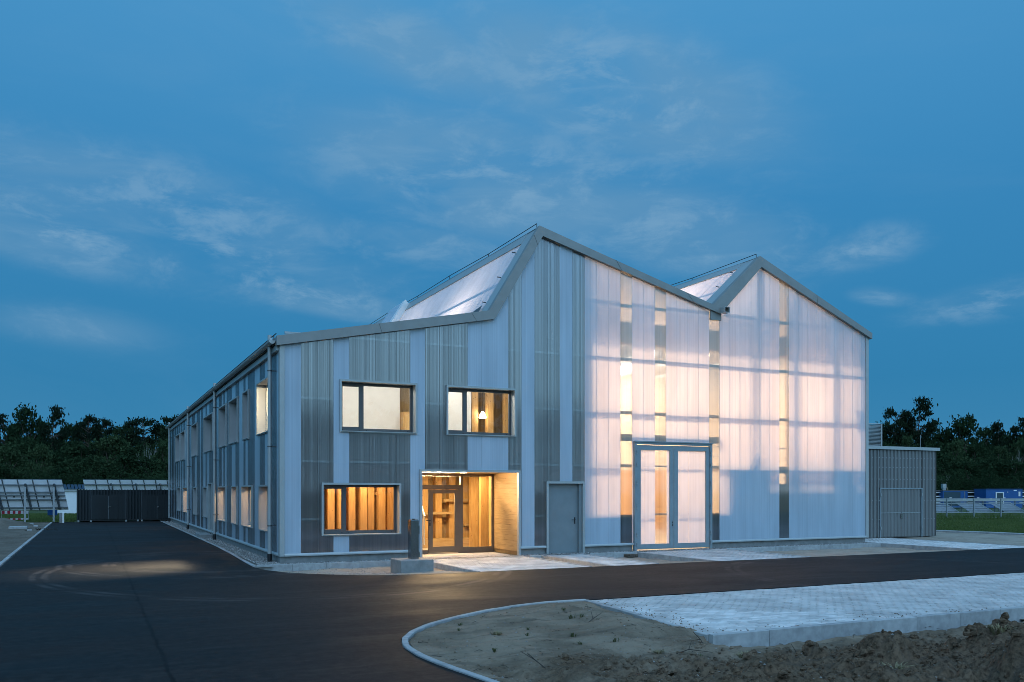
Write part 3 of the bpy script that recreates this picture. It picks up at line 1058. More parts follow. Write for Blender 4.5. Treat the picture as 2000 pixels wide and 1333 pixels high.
def low_z(x):
    for (x0, z0), (x1, z1) in zip(LOW, LOW[1:]):
        if x <= x1:
            return z0 + (z1 - z0) * (x - x0) / (x1 - x0)
    return LOW[-1][1]


# openings in the front (x0, x1, z0, z1) measured on the outside of their trims
FRONT_OPEN = [(1.62, 3.90, 3.63, 5.11), (4.81, 7.10, 3.63, 5.11), (1.11, 3.41, 0.73, 2.21), (3.98, 7.25, 0.0, 2.61), (8.15, 9.53, 0.0, 2.28), (11.39, 14.57, 0.0, 3.61)]
PW = 0.45
CLEAR = {1, 2, 4, 5, 6, 7, 9, 10, 11, 15, 17, 18, 20, 24, 27, 32, 39}
ZB = 0.27


def panel_mesh(a0, a1, zb, ztop, opens, place, flange=0.03, bends=False):
    """one vertical cladding strip with its two folded edges; place(a, depth, z) -> point"""
    m = MB()
    cuts = sorted({a0, a1} | {p for o in opens for p in (o[0], o[1]) if a0 < p < a1} | {bx for bx, _ in LOW if bends and a0 < bx < a1})
    spans = []
    for p, q in zip(cuts, cuts[1:]):
        c = (p + q) / 2
        ivs, z = [], zb
        for o in sorted((o for o in opens if o[0] < c < o[1]), key=lambda o: o[2]):
            if o[2] > z:
                ivs.append((z, o[2]))
            z = max(z, o[3])
        ivs.append((z, None))
        for lo, hi in ivs:
            zl = ztop(p) if hi is None else hi
            zr = ztop(q) if hi is None else hi
            m.quad(place(p, 0, lo), place(q, 0, lo), place(q, 0, zr), place(p, 0, zl))
            if p == a0:
                m.quad(place(p, flange, lo), place(p, 0, lo), place(p, 0, zl), place(p, flange, zl))
            if q == a1:
                m.quad(place(q, 0, lo), place(q, flange, lo), place(q, flange, zr), place(q, 0, zr))
    return m


def pieces(m):
    """split a strip that a window interrupts into the separate lengths it is cut to"""
    key = lambda p: tuple(round(c, 4) for c in p)
    comp = {}

    def find(k):
        while comp[k] != k:
            k = comp[k]
        return k
    for f in m.f:
        ks = [key(m.v[i]) for i in f]
        for k in ks:
            comp.setdefault(k, k)
        for k in ks[1:]:
            comp[find(k)] = find(ks[0])
    out = {}
    for f in m.f:
        out.setdefault(find(key(m.v[f[0]])), MB()).quad(*[m.v[i] for i in f])
    return out.values()


for i in range(49):
    a0, a1 = 0.1 + PW * i + 0.002, min(0.1 + PW * (i + 1), 21.93) - 0.002
    m = panel_mesh(a0, a1, ZB, lambda x: low_z(x) + 0.12, FRONT_OPEN, lambda a, d, z: (a, d, z), bends=True)
    for piece in pieces(m):
        obj('cladding_panel', piece, MAT['clear'] if i in CLEAR else MAT['opal'], B)

# long side, facing the road
LEFT_UP = [(1.42, 3.58), (5.18, 6.34), (7.53, 9.63), (10.39, 12.43), (14.48, 17.68), (20.43, 22.9), (26.51, 28.91), (29.54, 32.3)]
LEFT_LOW = [(1.42, 3.2), (4.48, 6.6), (7.64, 8.93), (10.53, 12.74), (16.43, 17.88), (20.65, 22.05), (25.12, 27.47), (29.07, 31.3)]
LEFT_DOOR = (14.63, 15.96)
LEFT_OPEN = [(a, b, 3.67, 5.29) for a, b in LEFT_UP] + [(a, b, 0.79, 2.16) for a, b in LEFT_LOW] + [(LEFT_DOOR[0], LEFT_DOOR[1], 0.0, 2.32)]
rs = random.Random(11)
left_clear = []
run, state = 0, True
for j in range(81):
    if run == 0:
        state = not state
        run = rs.choice((1, 2, 3)) if state else rs.choice((1, 1, 2))
    run -= 1
    left_clear.append(state)
for j in range(81):
    a0, a1 = 0.1 + PW * j + 0.002, 0.1 + PW * (j + 1) - 0.002
    m = panel_mesh(a0, a1, ZB, lambda x: 5.86, LEFT_OPEN, lambda a, d, z: (d, a, z))
    for piece in pieces(m):
        obj('cladding_panel', piece, MAT['clear'] if left_clear[j] else MAT['opal'], B)


# walls behind the cladding: membrane boards between the rails, kept clear of the openings
def wall_boards(spans, opens, place, rows, off):
    for z0, z1, mk in rows:
        m = MB()
        for s0, s1, ztop in spans:
            xs = sorted({s0, s1} | {p for o in opens for p in (o[0] + .02, o[1] - .02) if s0 < p < s1})
            for p, q in zip(xs, xs[1:]):
                c = (p + q) / 2
                ivs, z = [], z0
                for o in sorted((o for o in opens if o[0] < c < o[1]), key=lambda o: o[2]):
                    if o[3] <= z or o[2] >= z1:
                        continue
                    if o[2] + .02 > z:
                        ivs.append((z, o[2] + .02))
                    z = max(z, o[3] - .02)
                if z < z1:
                    ivs.append((z, z1))
                for lo, hi in ivs:
                    zl, zr = min(hi, ztop(p)), min(hi, ztop(q))
                    if max(zl, zr) <= lo:
                        continue
                    zl, zr = max(zl, lo + .001), max(zr, lo + .001)
                    m.quad(place(p, off, lo), place(q, off, lo), place(q, off, zr), place(p, off, zl))
                    m.quad(place(q, off + .12, lo), place(p, off + .12, lo), place(p, off + .12, zl), place(q, off + .12, zr))
        if m.f:
            obj('backing_board', m, MAT[mk], B)


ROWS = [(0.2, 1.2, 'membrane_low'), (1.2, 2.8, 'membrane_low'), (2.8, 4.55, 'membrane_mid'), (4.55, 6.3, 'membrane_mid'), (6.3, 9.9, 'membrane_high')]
cuts = [0.14, 6.34, 7.98, 9.58]
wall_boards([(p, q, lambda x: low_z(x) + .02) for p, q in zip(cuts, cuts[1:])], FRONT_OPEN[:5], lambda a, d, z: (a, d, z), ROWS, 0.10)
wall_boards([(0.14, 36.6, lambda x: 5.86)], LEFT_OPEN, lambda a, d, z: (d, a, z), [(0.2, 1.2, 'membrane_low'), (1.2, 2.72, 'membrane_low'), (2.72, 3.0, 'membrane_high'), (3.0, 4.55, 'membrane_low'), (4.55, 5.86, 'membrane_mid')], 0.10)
# horizontal rails right behind the cladding
for z in (1.2, 2.8, 4.55, 6.3):
    m = MB()
    segs = [(0.12, 9.56)]
    for o in FRONT_OPEN[:5]:
        if o[2] < z < o[3]:
            segs = [t for a, b in segs for t in ((a, min(b, o[0])), (max(a, o[1]), b)) if t[1] > t[0]]
    for a, b in segs:
        m.box(a, 0.045, z - .03, b, 0.085, z + .03)
    obj('cladding_rail', m, MAT['galv'], B)

# roof trims: mitred fascia boards
for k in range(5):
    o0, o1, l0, l1 = OUT[k], OUT[k + 1], LOW[k], LOW[k + 1]
    m = MB()
    prof = [o0, o1, l1, l0]
    m.prism(prof, 'y', -0.13, 0.06)
    obj('fascia', m, MAT['fascia'], B)
    ln = math.dist(o0, o1)
    for t in [j * 2.9 / ln for j in range(1, int(ln / 2.9) + 1)]:
        if t < 0.93:
            po = (o0[0] + (o1[0] - o0[0]) * t, o0[1] + (o1[1] - o0[1]) * t)
            pl = (l0[0] + (l1[0] - l0[0]) * t, l0[1] + (l1[1] - l0[1]) * t)
            obj('fascia_joint', MB().beam((po[0], -0.131, po[1]), (pl[0], -0.131, pl[1]), 0.012, 0.006), MAT['darkframe'], B)
# roof planes: opaque slopes and the two lit glazed slopes
T = 0.18
for k in (0, 2, 4):
    o0, o1 = OUT[k], OUT[k + 1]
    m = MB().prism([(o0[0], o0[1] - .02), (o1[0], o1[1] - .02), (o1[0], o1[1] - .02 - T), (o0[0], o0[1] - .02 - T)], 'y', 0.061, DEPTH)
    obj('roof_slope', m, MAT['zinc'], B)
    mi = MB().prism([(o0[0] + .2, o0[1] - .03 - T), (o1[0] - .15, o1[1] - .04 - T), (o1[0] - .15, o1[1] - .08 - T), (o0[0] + .2, o0[1] - .07 - T)], 'y', 0.2, DEPTH - .1)
    obj('roof_lining', mi, MAT['inner'], B)
for k in (1, 3):
    o0, o1 = Vector((OUT[k][0], 0, OUT[k][1])), Vector((OUT[k + 1][0], 0, OUT[k + 1][1]))
    d = (o1 - o0).normalized()
    nrm = Vector((-d.z, 0, d.x))                    # outwards, to the left and up
    L = (o1 - o0).length
    lo, hi = o0 + d * 0.10 - nrm * 0.05, o1 - d * 0.42 - nrm * 0.05
    pm = MB()
    w = 0.446
    pm.quad((0, 0, 0), tuple(hi - lo), tuple(hi - lo + Vector((0, w, 0))), (0, w, 0))
    fl = -nrm * 0.03
    pm.quad((0, 0, 0), tuple(fl), tuple(hi - lo + fl), tuple(hi - lo))
    pm.quad((0, w, 0), tuple(hi - lo + Vector((0, w, 0))), tuple(hi - lo + fl + Vector((0, w, 0))), tuple(fl + Vector((0, w, 0))))
    me = pm.mesh('roof_glazing_panel')
    for j in range(80):
        obj('roof_glazing_panel', me, MAT['opal'], B, lo + Vector((0, 0.75 + 0.45 * j, 0)))
    # strip of metal along the verge, along the ridge and along the gutter
    def flat(p, q, y0, y1, off=0.0):
        return MB().prism([(p.x + nrm.x * off, p.z + nrm.z * off), (q.x + nrm.x * off, q.z + nrm.z * off), (q.x + nrm.x * (off - .05), q.z + nrm.z * (off - .05)), (p.x + nrm.x * (off - .05), p.z + nrm.z * (off - .05))], 'y', y0, y1)
    obj('verge_sheet', flat(o0 + d * .02, o1 - d * .02, 0.061, 0.74, -.03), MAT['alu'], B)
    obj('ridge_sheet', flat(o1 - d * 0.42, o1 - d * .01, 0.745, DEPTH, -.02), MAT['alu'], B)
    for t in (0.36,):
        p = o0 + d * (L * t) - nrm * 0.13
        obj('roof_purlin', MB().beam((p.x, 0.75, p.z), (p.x, DEPTH, p.z), 0.09, 0.08), MAT['pine_v'], B)
    for t in (0.15, 0.45, 0.75):
        p = o0 + d * (L * t)
        obj('verge_clip', MB().beam(tuple(p + Vector((0, .70, 0))), tuple(p + nrm * .07 + Vector((0, .82, 0))), 0.03), MAT['darkframe'], B)
    # lightning wire on little stands above the ridge
    wz = o1 + Vector((0.02, 0, 0.12))
    wire = MB()
    pts = [(wz.x, 0.1 + 3.66 * j, wz.z - (0.05 if j % 2 else 0)) for j in range(11)]
    wire.tube(pts, 0.012, 5)
    for p in pts:
        wire.tube([(p[0], p[1], p[2]), (p[0], p[1], p[2] - .14)], 0.012, 5)
    obj('lightning_wire', wire, MAT['black'], B)
# the raised fire-wall strip crossing the first glazed slope, with its clear strip beside it
o0, o1 = Vector((OUT[1][0], 0, OUT[1][1])), Vector((OUT[2][0], 0, OUT[2][1]))
d = (o1 - o0).normalized()
nrm = Vector((-d.z, 0, d.x))
m = MB().prism([(o0.x + nrm.x * .25, o0.z + nrm.z * .25), (o1.x + nrm.x * .20, o1.z + nrm.z * .20), (o1.x, o1.z - .1), (o0.x, o0.z)], 'y', 12.1, 12.5)
obj('parapet_strip', m, MAT['white'], B)
m = MB().prism([(o0.x + nrm.x * .22, o0.z + nrm.z * .22), (o1.x + nrm.x * .17, o1.z + nrm.z * .17), (o1.x, o1.z - .1), (o0.x, o0.z)], 'y', 12.503, 14.4)
obj('parapet_glazing', m, MAT['opal'], B)
# dark scupper at the foot of the first slope, box gutter spout in the valley
p = o0 + d * .1
obj('roof_scupper', MB().quad((p.x - .02, .78, p.z), (p.x + d.x * .3 + nrm.x * .03, .78, p.z + d.z * .3 + nrm.z * .03), (p.x + nrm.x * .03, 2.1, p.z + nrm.z * .03)), MAT['darkframe'], B)
sp = MB()
sp.box(14.88, -0.36, 8.09, 15.11, -0.131, 8.11)
sp.box(14.88, -0.36, 8.11, 14.90, -0.131, 8.27)
sp.box(15.09, -0.36, 8.11, 15.11, -0.131, 8.27)
sp.box(14.88, -0.36, 8.27, 15.11, -0.131, 8.285)
obj('gutter_spout', sp, MAT['alu'], B)
obj('valley_plate', MB().box(14.52, -0.06, 7.86, 14.98, -0.012, 8.2), MAT['fascia'], B)

# corner posts, base rails, plinth
obj('corner_trim', MB().box(-0.03, -0.035, 0.2, 0.10, -0.003, 5.93), MAT['alu'], B)
obj('corner_trim', MB().box(-0.035, -0.003, 0.2, -0.003, 0.12, 5.93), MAT['alu'], B)
obj('corner_trim', MB().box(21.93, -0.035, 0.2, 22.06, 0.12, 7.9), MAT['alu'], B)
for a, b in ((0.1, 3.98), (7.25, 8.15), (9.53, 11.39), (14.57, 21.93)):
    obj('base_rail', MB().prism([(-0.05, 0.20), (-0.05, 0.235), (-0.02, 0.275), (0.09, 0.275), (0.09, 0.20)], 'x', a, b), MAT['alu'], B)
    obj('plinth', MB().box(a - (.1 if a < 1 else 0), 0.035, -0.3, b, 0.30, 0.199), MAT['concrete'], B)
obj('base_rail', MB().prism([(-0.05, 0.20), (-0.05, 0.235), (-0.02, 0.275), (0.09, 0.275), (0.09, 0.20)], 'y', 0.121, 36.6), MAT['alu'], B)
obj('plinth', MB().box(0.035, 0.301, -0.3, 0.30, 36.5, 0.199), MAT['concrete'], B)

# eaves of the long side: trim, gutter with rail, downpipes
obj('eave_trim', MB().box(-0.10, 0.061, 5.80, 0.0, 36.75, 5.95), MAT['alu'], B)
g = MB()
ring = [(-0.12 - 0.09 + 0.09 * math.cos(t), 6.06 + 0.09 * math.sin(t)) for t in [math.pi + math.pi * q / 6 for q in range(7)]]
g.prism(ring + [(-0.13, 6.06), (-0.20, 6.0)][:1], 'y', 0.065, 36.75)
gut = obj('gutter', g, MAT['alu'], B)
obj('snow_rail', MB().tube([(-0.10, 0.1, 6.26), (-0.10, 36.7, 6.26)], 0.014, 5), MAT['black'], B)
m = MB()
for j in range(45):
    m.box(-0.115, 0.4 + j * .82, 6.0, -0.09, 0.42 + j * .82, 6.26)
obj('rail_bracket', m, MAT['darkframe'], B, kind='stuff')
for y in (0.67, 12.65, 23.34, 35.08):
    pipe = obj('downpipe', MB().tube([(-0.17, y, 0.24), (-0.17, y, 6.30)], 0.055, 12), MAT['alu'], B, smooth=False)
    obj('pipe_foot', MB().tube([(-0.17, y, -0.2), (-0.17, y, 0.24)], 0.062, 12), MAT['black'], pipe)
    obj('pipe_inlet', MB().tube([(-0.17, y, 6.16), (-0.17, y - .22, 6.14), (-0.17, y - .30, 6.05)], 0.05, 10), MAT['alu'], pipe)
    for z in (1.0, 3.2, 5.3):
        obj('pipe_bracket', MB().tube([(-0.17, y, z), (-0.17, y, z + .03)], 0.066, 12).box(-0.115, y - .008, z, -0.002, y + .008, z + .03), MAT['darkframe'], pipe)


# windows ------------------------------------------------------------
def window(x0, x1, z0, z1, place, mull, depth=0.22, trim=0.055, sill=True, light_frame=False):
    """aluminium surround standing proud, deep reveal, dark frame with fixed light and side casement"""
    fr = MB()

    def bx(m, a0, a1, d0, d1, c0, c1):
        pts = [place(a, d, c) for c in (c0, c1) for d in (d0, d1) for a in (a0, a1)]
        lo = [min(p[i] for p in pts) for i in range(3)]
        hi = [max(p[i] for p in pts) for i in range(3)]
        return m.box(*lo, *hi)
    for a0, a1, c0, c1 in ((x0, x1, z1 - trim, z1), (x0, x1, z0, z0 + .03), (x0, x0 + trim, z0 + .03, z1 - trim), (x1 - trim, x1, z0 + .03, z1 - trim)):
        bx(fr, a0, a1, -0.05, 0.01, c0, c1)
    w = obj('window', fr, MAT['alu'], B)
    rv = MB()
    i0, i1, j0, j1 = x0 + trim, x1 - trim, z0 + .03, z1 - trim
    for a0, a1, c0, c1 in ((i0 - .03, i1 + .03, j1, j1 + .02), (i0 - .02, i0, j0, j1), (i1, i1 + .02, j0, j1)):
        bx(rv, a0, a1, 0.011, depth + .06, c0, c1)
    obj('reveal', rv, MAT['reveal'] if light_frame else MAT['alu'], w)
    sl_ = MB()
    bx(sl_, i0 - .015, i1 + .015, -0.075, depth, j0 - .012, j0 + .006)
    obj('sill', sl_, MAT['alu'], w)
    f2 = MB()
    fw = 0.055
    mx = i0 + (i1 - i0) * mull if mull else None
    bars = [(i0, i1, j1 - fw - .02, j1), (i0, i1, j0 + .006, j0 + .10), (i0, i0 + fw, j0 + .10, j1 - fw - .02), (i1 - fw - .02, i1, j0 + .10, j1 - fw - .02)]
    if mx:
        bars.append((mx - .05, mx + .05, j0 + .10, j1 - fw - .02))
        bars2 = [(i0 + fw, mx - .05, j1 - fw - .06, j1 - fw - .02), (i0 + fw, mx - .05, j0 + .10, j0 + .14), (i0 + fw, i0 + fw + .035, j0 + .14, j1 - fw - .06), (mx - .085, mx - .05, j0 + .14, j1 - fw - .06)]
    for a0, a1, c0, c1 in bars:
        bx(f2, a0, a1, depth, depth + .055, c0, c1)
    obj('window_frame', f2, MAT['alu'] if light_frame else MAT['darkframe'], w)
    if mx:
        f3 = MB()
        for a0, a1, c0, c1 in bars2:
            bx(f3, a0, a1, depth + .004, depth + .05, c0, c1)
        obj('casement', f3, MAT['alu'] if light_frame else MAT['darkframe'], w)
    panes = [(i0 + fw, (mx - .05) if mx else (i1 - fw - .02))] + ([(mx + .05, i1 - fw - .02)] if mx else [])
    for a0, a1 in panes:
        c0, c1 = j0 + .10, j1 - fw - .02
        obj('pane', MB().quad(place(a0, depth + .03, c0), place(a1, depth + .03, c0), place(a1, depth + .03, c1), place(a0, depth + .03, c1)), MAT['glass'], w)
    return w


F = lambda a, d, z: (a, d, z)
Lf = lambda a, d, z: (d, a, z)
for o in FRONT_OPEN[:3]:
    w = window(*o, F, 0.30)
    # screws on the lower frame, drip caps
    for x in (o[0] + .12, o[0] + .62, o[0] + .82, o[1] - .22):
        obj('drain_cap', MB().box(x, 0.212, o[2] + .075, x + .03, 0.219, o[2] + .09), MAT['black'], w)
for a, b in LEFT_UP:
    window(a, b, 3.67, 5.29, Lf, 0.45 if b - a > 1.5 else None, 0.24, 0.05, True, True)
for a, b in LEFT_LOW:
    window(a, b, 0.79, 2.16, Lf, 0.45 if b - a > 1.5 else None, 0.24, 0.05, True, True)
# side door with trim
dm = MB()
a, b = LEFT_DOOR
dm.box(-0.05, a, 0.0, 0.10, a + .06, 2.26)
dm.box(-0.05, b - .06, 0.0, 0.10, b, 2.26)
dm.box(-0.05, a, 2.26, 0.10, b, 2.32)
sd = obj('side_door_frame', dm, MAT['alu'], B)
obj('side_door', MB().box(0.06, a + .06, 0.02, 0.10, b - .06, 2.26), MAT['greydoor'], sd)
obj('handle', MB().box(0.02, a + .12, 1.02, 0.06, a + .22, 1.05), MAT['steel'], sd)
stoop = obj('stoop', MB().bevbox(-0.55, 14.3, -.2, -0.06, 16.3, 0.15, .01), MAT['concrete'])
tag(stoop, 'small concrete door step on the gravel below the side door', 'door step')

# grey steel door in the front
dm = MB()
x0, x1, z1 = 8.15, 9.53, 2.28
dm.box(x0, -0.06, 0.0, x0 + .07, 0.02, z1 - .07)
dm.box(x1 - .07, -0.06, 0.0, x1, 0.02, z1 - .07)
dm.box(x0, -0.06, z1 - .07, x1, 0.02, z1)
df = obj('door_frame', dm, MAT['alu'], B)
dl = obj('steel_door', MB().box(x0 + .07, 0.12, 0.02, x1 - .17, 0.17, z1 - .07), MAT['greydoor'], df)
obj('door_reveal', MB().box(x1 - .17, 0.021, 0.0, x1 - .071, 0.17, z1 - .07).box(x0 + .071, 0.021, z1 - .069, x1 - .071, 0.17, z1 - .03), MAT['greydoor'], df)
hm = MB()
hm.box(x1 - .30, 0.112, 0.93, x1 - .26, 0.119, 1.14)
hm.beam((x1 - .28, 0.06, 1.06), (x1 - .42, 0.06, 1.06), .018)
hm.beam((x1 - .28, 0.119, 1.06), (x1 - .28, 0.06, 1.06), .018)
obj('handle', hm, MAT['black'], df)
obj('threshold', MB().box(x0, -0.05, -0.1, x1, 0.17, 0.012), MAT['alu'], B)

# tall double gate
x0, x1, z1 = 11.39, 14.57, 3.61
gm = MB()
gm.box(x0, -0.09, 0.02, x0 + .09, 0.02, z1 - .10)
gm.box(x1 - .09, -0.09, 0.02, x1, 0.02, z1 - .10)
gm.box(x0, -0.09, z1 - .10, x1, 0.02, z1)
gm.box(x0 - .02, -0.13, z1 - .025, x1 + .02, -0.091, z1 + .01)
gf = obj('gate_frame', gm, MAT['bluegrey'], B)
obj('threshold', MB().box(x0, -0.07, -0.12, x1, 0.1, 0.018), MAT['galv'], B)
mid = (x0 + x1) / 2
for a, b, sgn in ((x0 + .10, mid - .01, 1), (mid + .01, x1 - .10, -1)):
    lf = MB()
    f = 0.16
    s0, s1 = 0.05, z1 - .12
    lf.box(a, -0.06, s0, a + f, 0.0, s1)
    lf.box(b - f, -0.06, s0, b, 0.0, s1)
    lf.box(a + f, -0.06, s1 - f, b - f, 0.0, s1)
    lf.box(a + f, -0.06, s0, b - f, 0.0, s0 + .17)
    leaf = obj('gate_leaf', lf, MAT['bluegrey'], B)
    xs = sorted({a + f, b - f} | {0.1 + PW * i for i in range(60) if a + f + .02 < 0.1 + PW * i < b - f - .02})
    for p, q in zip(xs, xs[1:]):
        i = int(((p + q) / 2 - 0.1) / PW)
        obj('gate_panel', MB().quad((p + .002, -0.03, s0 + .17), (q - .002, -0.03, s0 + .17), (q - .002, -0.03, s1 - f), (p + .002, -0.03, s1 - f)), MAT['clear'] if i in CLEAR else MAT['opal'], leaf)
    for z in (1.2, 2.8):
        obj('gate_rail', MB().box(a + f, 0.06, z - .025, b - f, 0.10, z + .025), MAT['galv'], leaf)
    hx = a - .03 if sgn > 0 else b + .03
    for z in (0.22, 0.55, 1.45, 2.25, 2.85, 3.25):
        obj('hinge', MB().box(hx - .035, -0.105, z - .05, hx + .035, -0.091, z - .015).box(hx - .012, -0.115, z - .06, hx + .012, -0.091, z + .06), MAT['galv'], leaf)
obj('gate_lock', MB().box(mid - .07, -0.068, 0.80, mid - .045, -0.061, 0.86).box(mid - .07, -0.068, 0.89, mid - .045, -0.061, 0.95), MAT['black'], B)

# ---- entrance recess
x0, x1, z1, yg = 3.98, 7.25, 2.61, 1.75
pm = MB()
pm.box(x0, -0.06, 0.0, x0 + .07, 0.06, z1 - .07)
pm.box(x1 - .08, -0.06, 0.0, x1, 0.06, z1 - .07)
pm.box(x0, -0.06, z1 - .07, x1, 0.06, z1)
obj('portal_frame', pm, MAT['alu'], B)
# boarded cheek walls and soffit, board by board
nb = 15
for k in range(nb):
    za, zb_ = 0.12 + (z1 - .19) * k / nb, 0.12 + (z1 - .19) * (k + 1) / nb - 0.004
    obj('wall_board', MB().box(x1 - .08, 0.061, za, x1 - .05, yg, zb_), MAT['pine_h'], B)
    obj('wall_board', MB().box(x0 + .04, 0.061, za, x0 + .07, yg, zb_), MAT['pine_h'], B)
obj('cheek_wall', MB().box(x1 - .049, 0.061, 0.0, x1 + .10, yg + .1, z1 + .1), MAT['ply'], B)
obj('cheek_wall', MB().box(x0 - .07, 0.30, 0.0, x0 + .039, yg + .1, z1 + .1), MAT['ply'], B)
for k in range(8):
    ya, yb = 0.061 + (yg - .061) * k / 8, 0.061 + (yg - .061) * (k + 1) / 8 - .004
    obj('soffit_board', MB().box(x0 + .07, ya, z1 - .07, x1 - .081, yb, z1 - .04), MAT['pine_h'], B)
# downlights in the soffit throw the pool of light on the path and road
for x in (4.70, 5.55):
    obj('downlight', MB().tube([(x, .45, z1 - .085), (x, .45, z1 - .071)], .09, 14), MAT['lamp'], B)
    area('downlight_light', (x, .45, z1 - .10), .16, 36, (1, .68, .35), (math.radians(-38), 0, 0), None, math.radians(130))
# glazed door screen
g0, g1 = x0 + .07, x1 - .08
em = MB()
for a, b, c0, c1 in ((g0, g1, z1 - .16, z1 - .072), (g0, 6.08, 2.03, 2.17), (5.93, 6.08, 0.0, 2.03), (5.99, 6.08, 2.17, z1 - .16), (6.08, g1, 0.0, .18), (g1 - .07, g1, .18, z1 - .16), (g0, g0 + .07, 0.0, 2.03), (g0, g0 + .07, 2.17, z1 - .16), (g0 + .07, 4.90, 0.0, .12)):
    em.box(a, yg, c0, b, yg + .07, c1)
scr = obj('entrance_screen', em, MAT['bronze'], B)
dl = MB()
for a, b, c0, c1 in ((4.905, 5.05, 0.03, 2.02), (5.80, 5.925, 0.03, 2.02), (5.05, 5.80, 1.90, 2.02), (5.05, 5.80, 0.03, .22)):
    dl.box(a, yg - .015, c0, b, yg + .05, c1)
obj('glass_door', dl, MAT['bronze'], scr)
for a, b, c0, c1 in ((g0 + .07, 4.90, .12, 2.03), (5.05, 5.80, .22, 1.90), (6.08, g1 - .07, .18, z1 - .16), (g0 + .07, 5.99, 2.17, z1 - .16)):
    obj('pane', MB().quad((a, yg + .03, c0), (b, yg + .03, c0), (b, yg + .03, c1), (a, yg + .03, c1)), MAT['glass'], scr)
obj('handle', MB().beam((4.95, yg - .07, 1.05), (4.80, yg - .07, 1.05), .02).beam((4.95, yg - .07, 1.05), (4.95, yg - .01, 1.05), .02).box(4.93, yg - .022, .88, 4.97, yg - .016, .98), MAT['black'], scr)

# ---- interior of the office end
obj('floor_slab', MB().box(0.24, 0.24, -0.2, 3.85, 36.4, 0.02).box(7.4, 0.24, -.2, 9.45, 36.4, .02).box(3.85, 1.78, -.2, 7.4, 36.4, .02), MAT['floor'], B)
obj('upper_floor', MB().box(0.24, 0.24, 2.72, 9.45, 36.4, 3.15), MAT['inner'], B)
obj('ceiling', MB().box(0.24, 0.24, 5.62, 6.1, 36.4, 5.70).box(6.1, 0.24, 5.62, 9.45, 36.4, 5.70), MAT['inner'], B)
obj('hall_wall', MB().box(9.46, 0.24, 0, 9.56, 36.4, 9.3), MAT['inner'], B)
# upper front rooms
for a, b in ((0.25, 4.72), (5.35, 6.90)):
    obj('partition', MB().box(a, 4.0 if a < 1 else 3.0, 3.15, b, 4.1 if a < 1 else 3.1, 5.62), MAT['inner_white'], B)
obj('partition', MB().box(4.72, 4.3, 3.15, 5.35, 4.4, 5.62), MAT['ply'], B)
obj('partition', MB().box(6.90, 4.6, 3.15, 9.45, 4.7, 5.62), MAT['ply'], B)
obj('partition', MB().box(5.25, 3.1, 3.15, 5.35, 4.2, 5.62), MAT['inner'], B)
cab = obj('cupboard', MB().box(4.74, 3.7, 3.16, 5.2, 4.28, 4.62), MAT['pine_v'], B)
obj('cupboard_door', MB().box(4.78, 3.67, 3.2, 5.1, 3.698, 4.58), MAT['pine_v'], cab)
for x in (6.98, 7.55, 8.2):
    obj('wood_post', MB().box(x, 3.1, 3.15, x + .22, 3.3, 5.62), MAT['pine_v'], B)
obj('shelf', MB().box(6.45, 2.7, 3.60, 6.95, 2.98, 3.70), MAT['pine_h'], B)
for x, y in ((2.2, 1.5), (6.2, 1.5)):
    obj('ceiling_lamp', MB().box(x - .6, y - .12, 5.54, x + .6, y + .12, 5.615), MAT['tube'], B)
for x, y in ((2.6, 1.1), (3.6, 1.3), (6.2, 1.3)):
    globe(B, x, y, 5.44, .12, 'globe', .05)
area('window_spot', (.95, 3.4, 5.45), .3, 210, (1, .84, .58), Vector((-4.0, -2.7, -5.45)).to_track_quat('-Z', 'Y').to_euler(), None, math.radians(38))
area('jamb_fill_light', (.85, .62, 5.2), .15, 44, (1, .78, .46), Vector((-.75, 2.95, -.75)).to_track_quat('-Z', 'Y').to_euler(), None, math.radians(80))  # added light, out of view, to brighten the far window jamb
obj('spot_housing', MB().box(.76, .53, 5.23, .94, .71, 5.62), MAT['galv'], B)  # made-up housing for the added jamb light
obj('spot_housing', MB().box(.83, 3.28, 5.48, 1.07, 3.52, 5.62), MAT['galv'], B)
lampo = obj('pendant_lamp', MB().tube([(7.32, 3.0, 4.45), (7.32, 3.0, 4.58), (7.32, 3.0, 4.66)], [.13, .09, .03], 14), MAT['lamp'], B)
obj('lamp_cord', MB().tube([(7.32, 3.0, 4.66), (7.32, 3.0, 5.62)], .006, 5), MAT['black'], lampo)
# lower front room: a wall of pine posts
obj('partition', MB().box(0.95, 2.5, 0.02, 4.6, 2.6, 2.72), MAT['ply'], B)
xs = [0.95, 1.22, 1.46, 1.80, 2.10, 2.44, 2.78, 3.04, 3.36, 3.66]
for k, x in enumerate(xs):
    obj('wood_post', MB().box(x, 1.95 + .12 * (k % 2), 0.02, x + .21, 2.499, 2.72), MAT['pine_v'], B)
obj('ledge', MB().box(3.15, 2.2, 1.85, 3.40, 2.45, 1.93), MAT['pine_h'], B)
for x in (1.2, 2.8):
    obj('ceiling_lamp', MB().box(x - .5, 1.0, 2.66, x + .5, 1.12, 2.715), MAT['tube'], B)
    area('ceiling_lamp_light', (x, 1.05, 2.64), 1.0, 32, (1, .64, .28), (0, 0, 0), .12)
    globe(B, x, 1.2, 2.5, .10, 'globe_warm', .11)
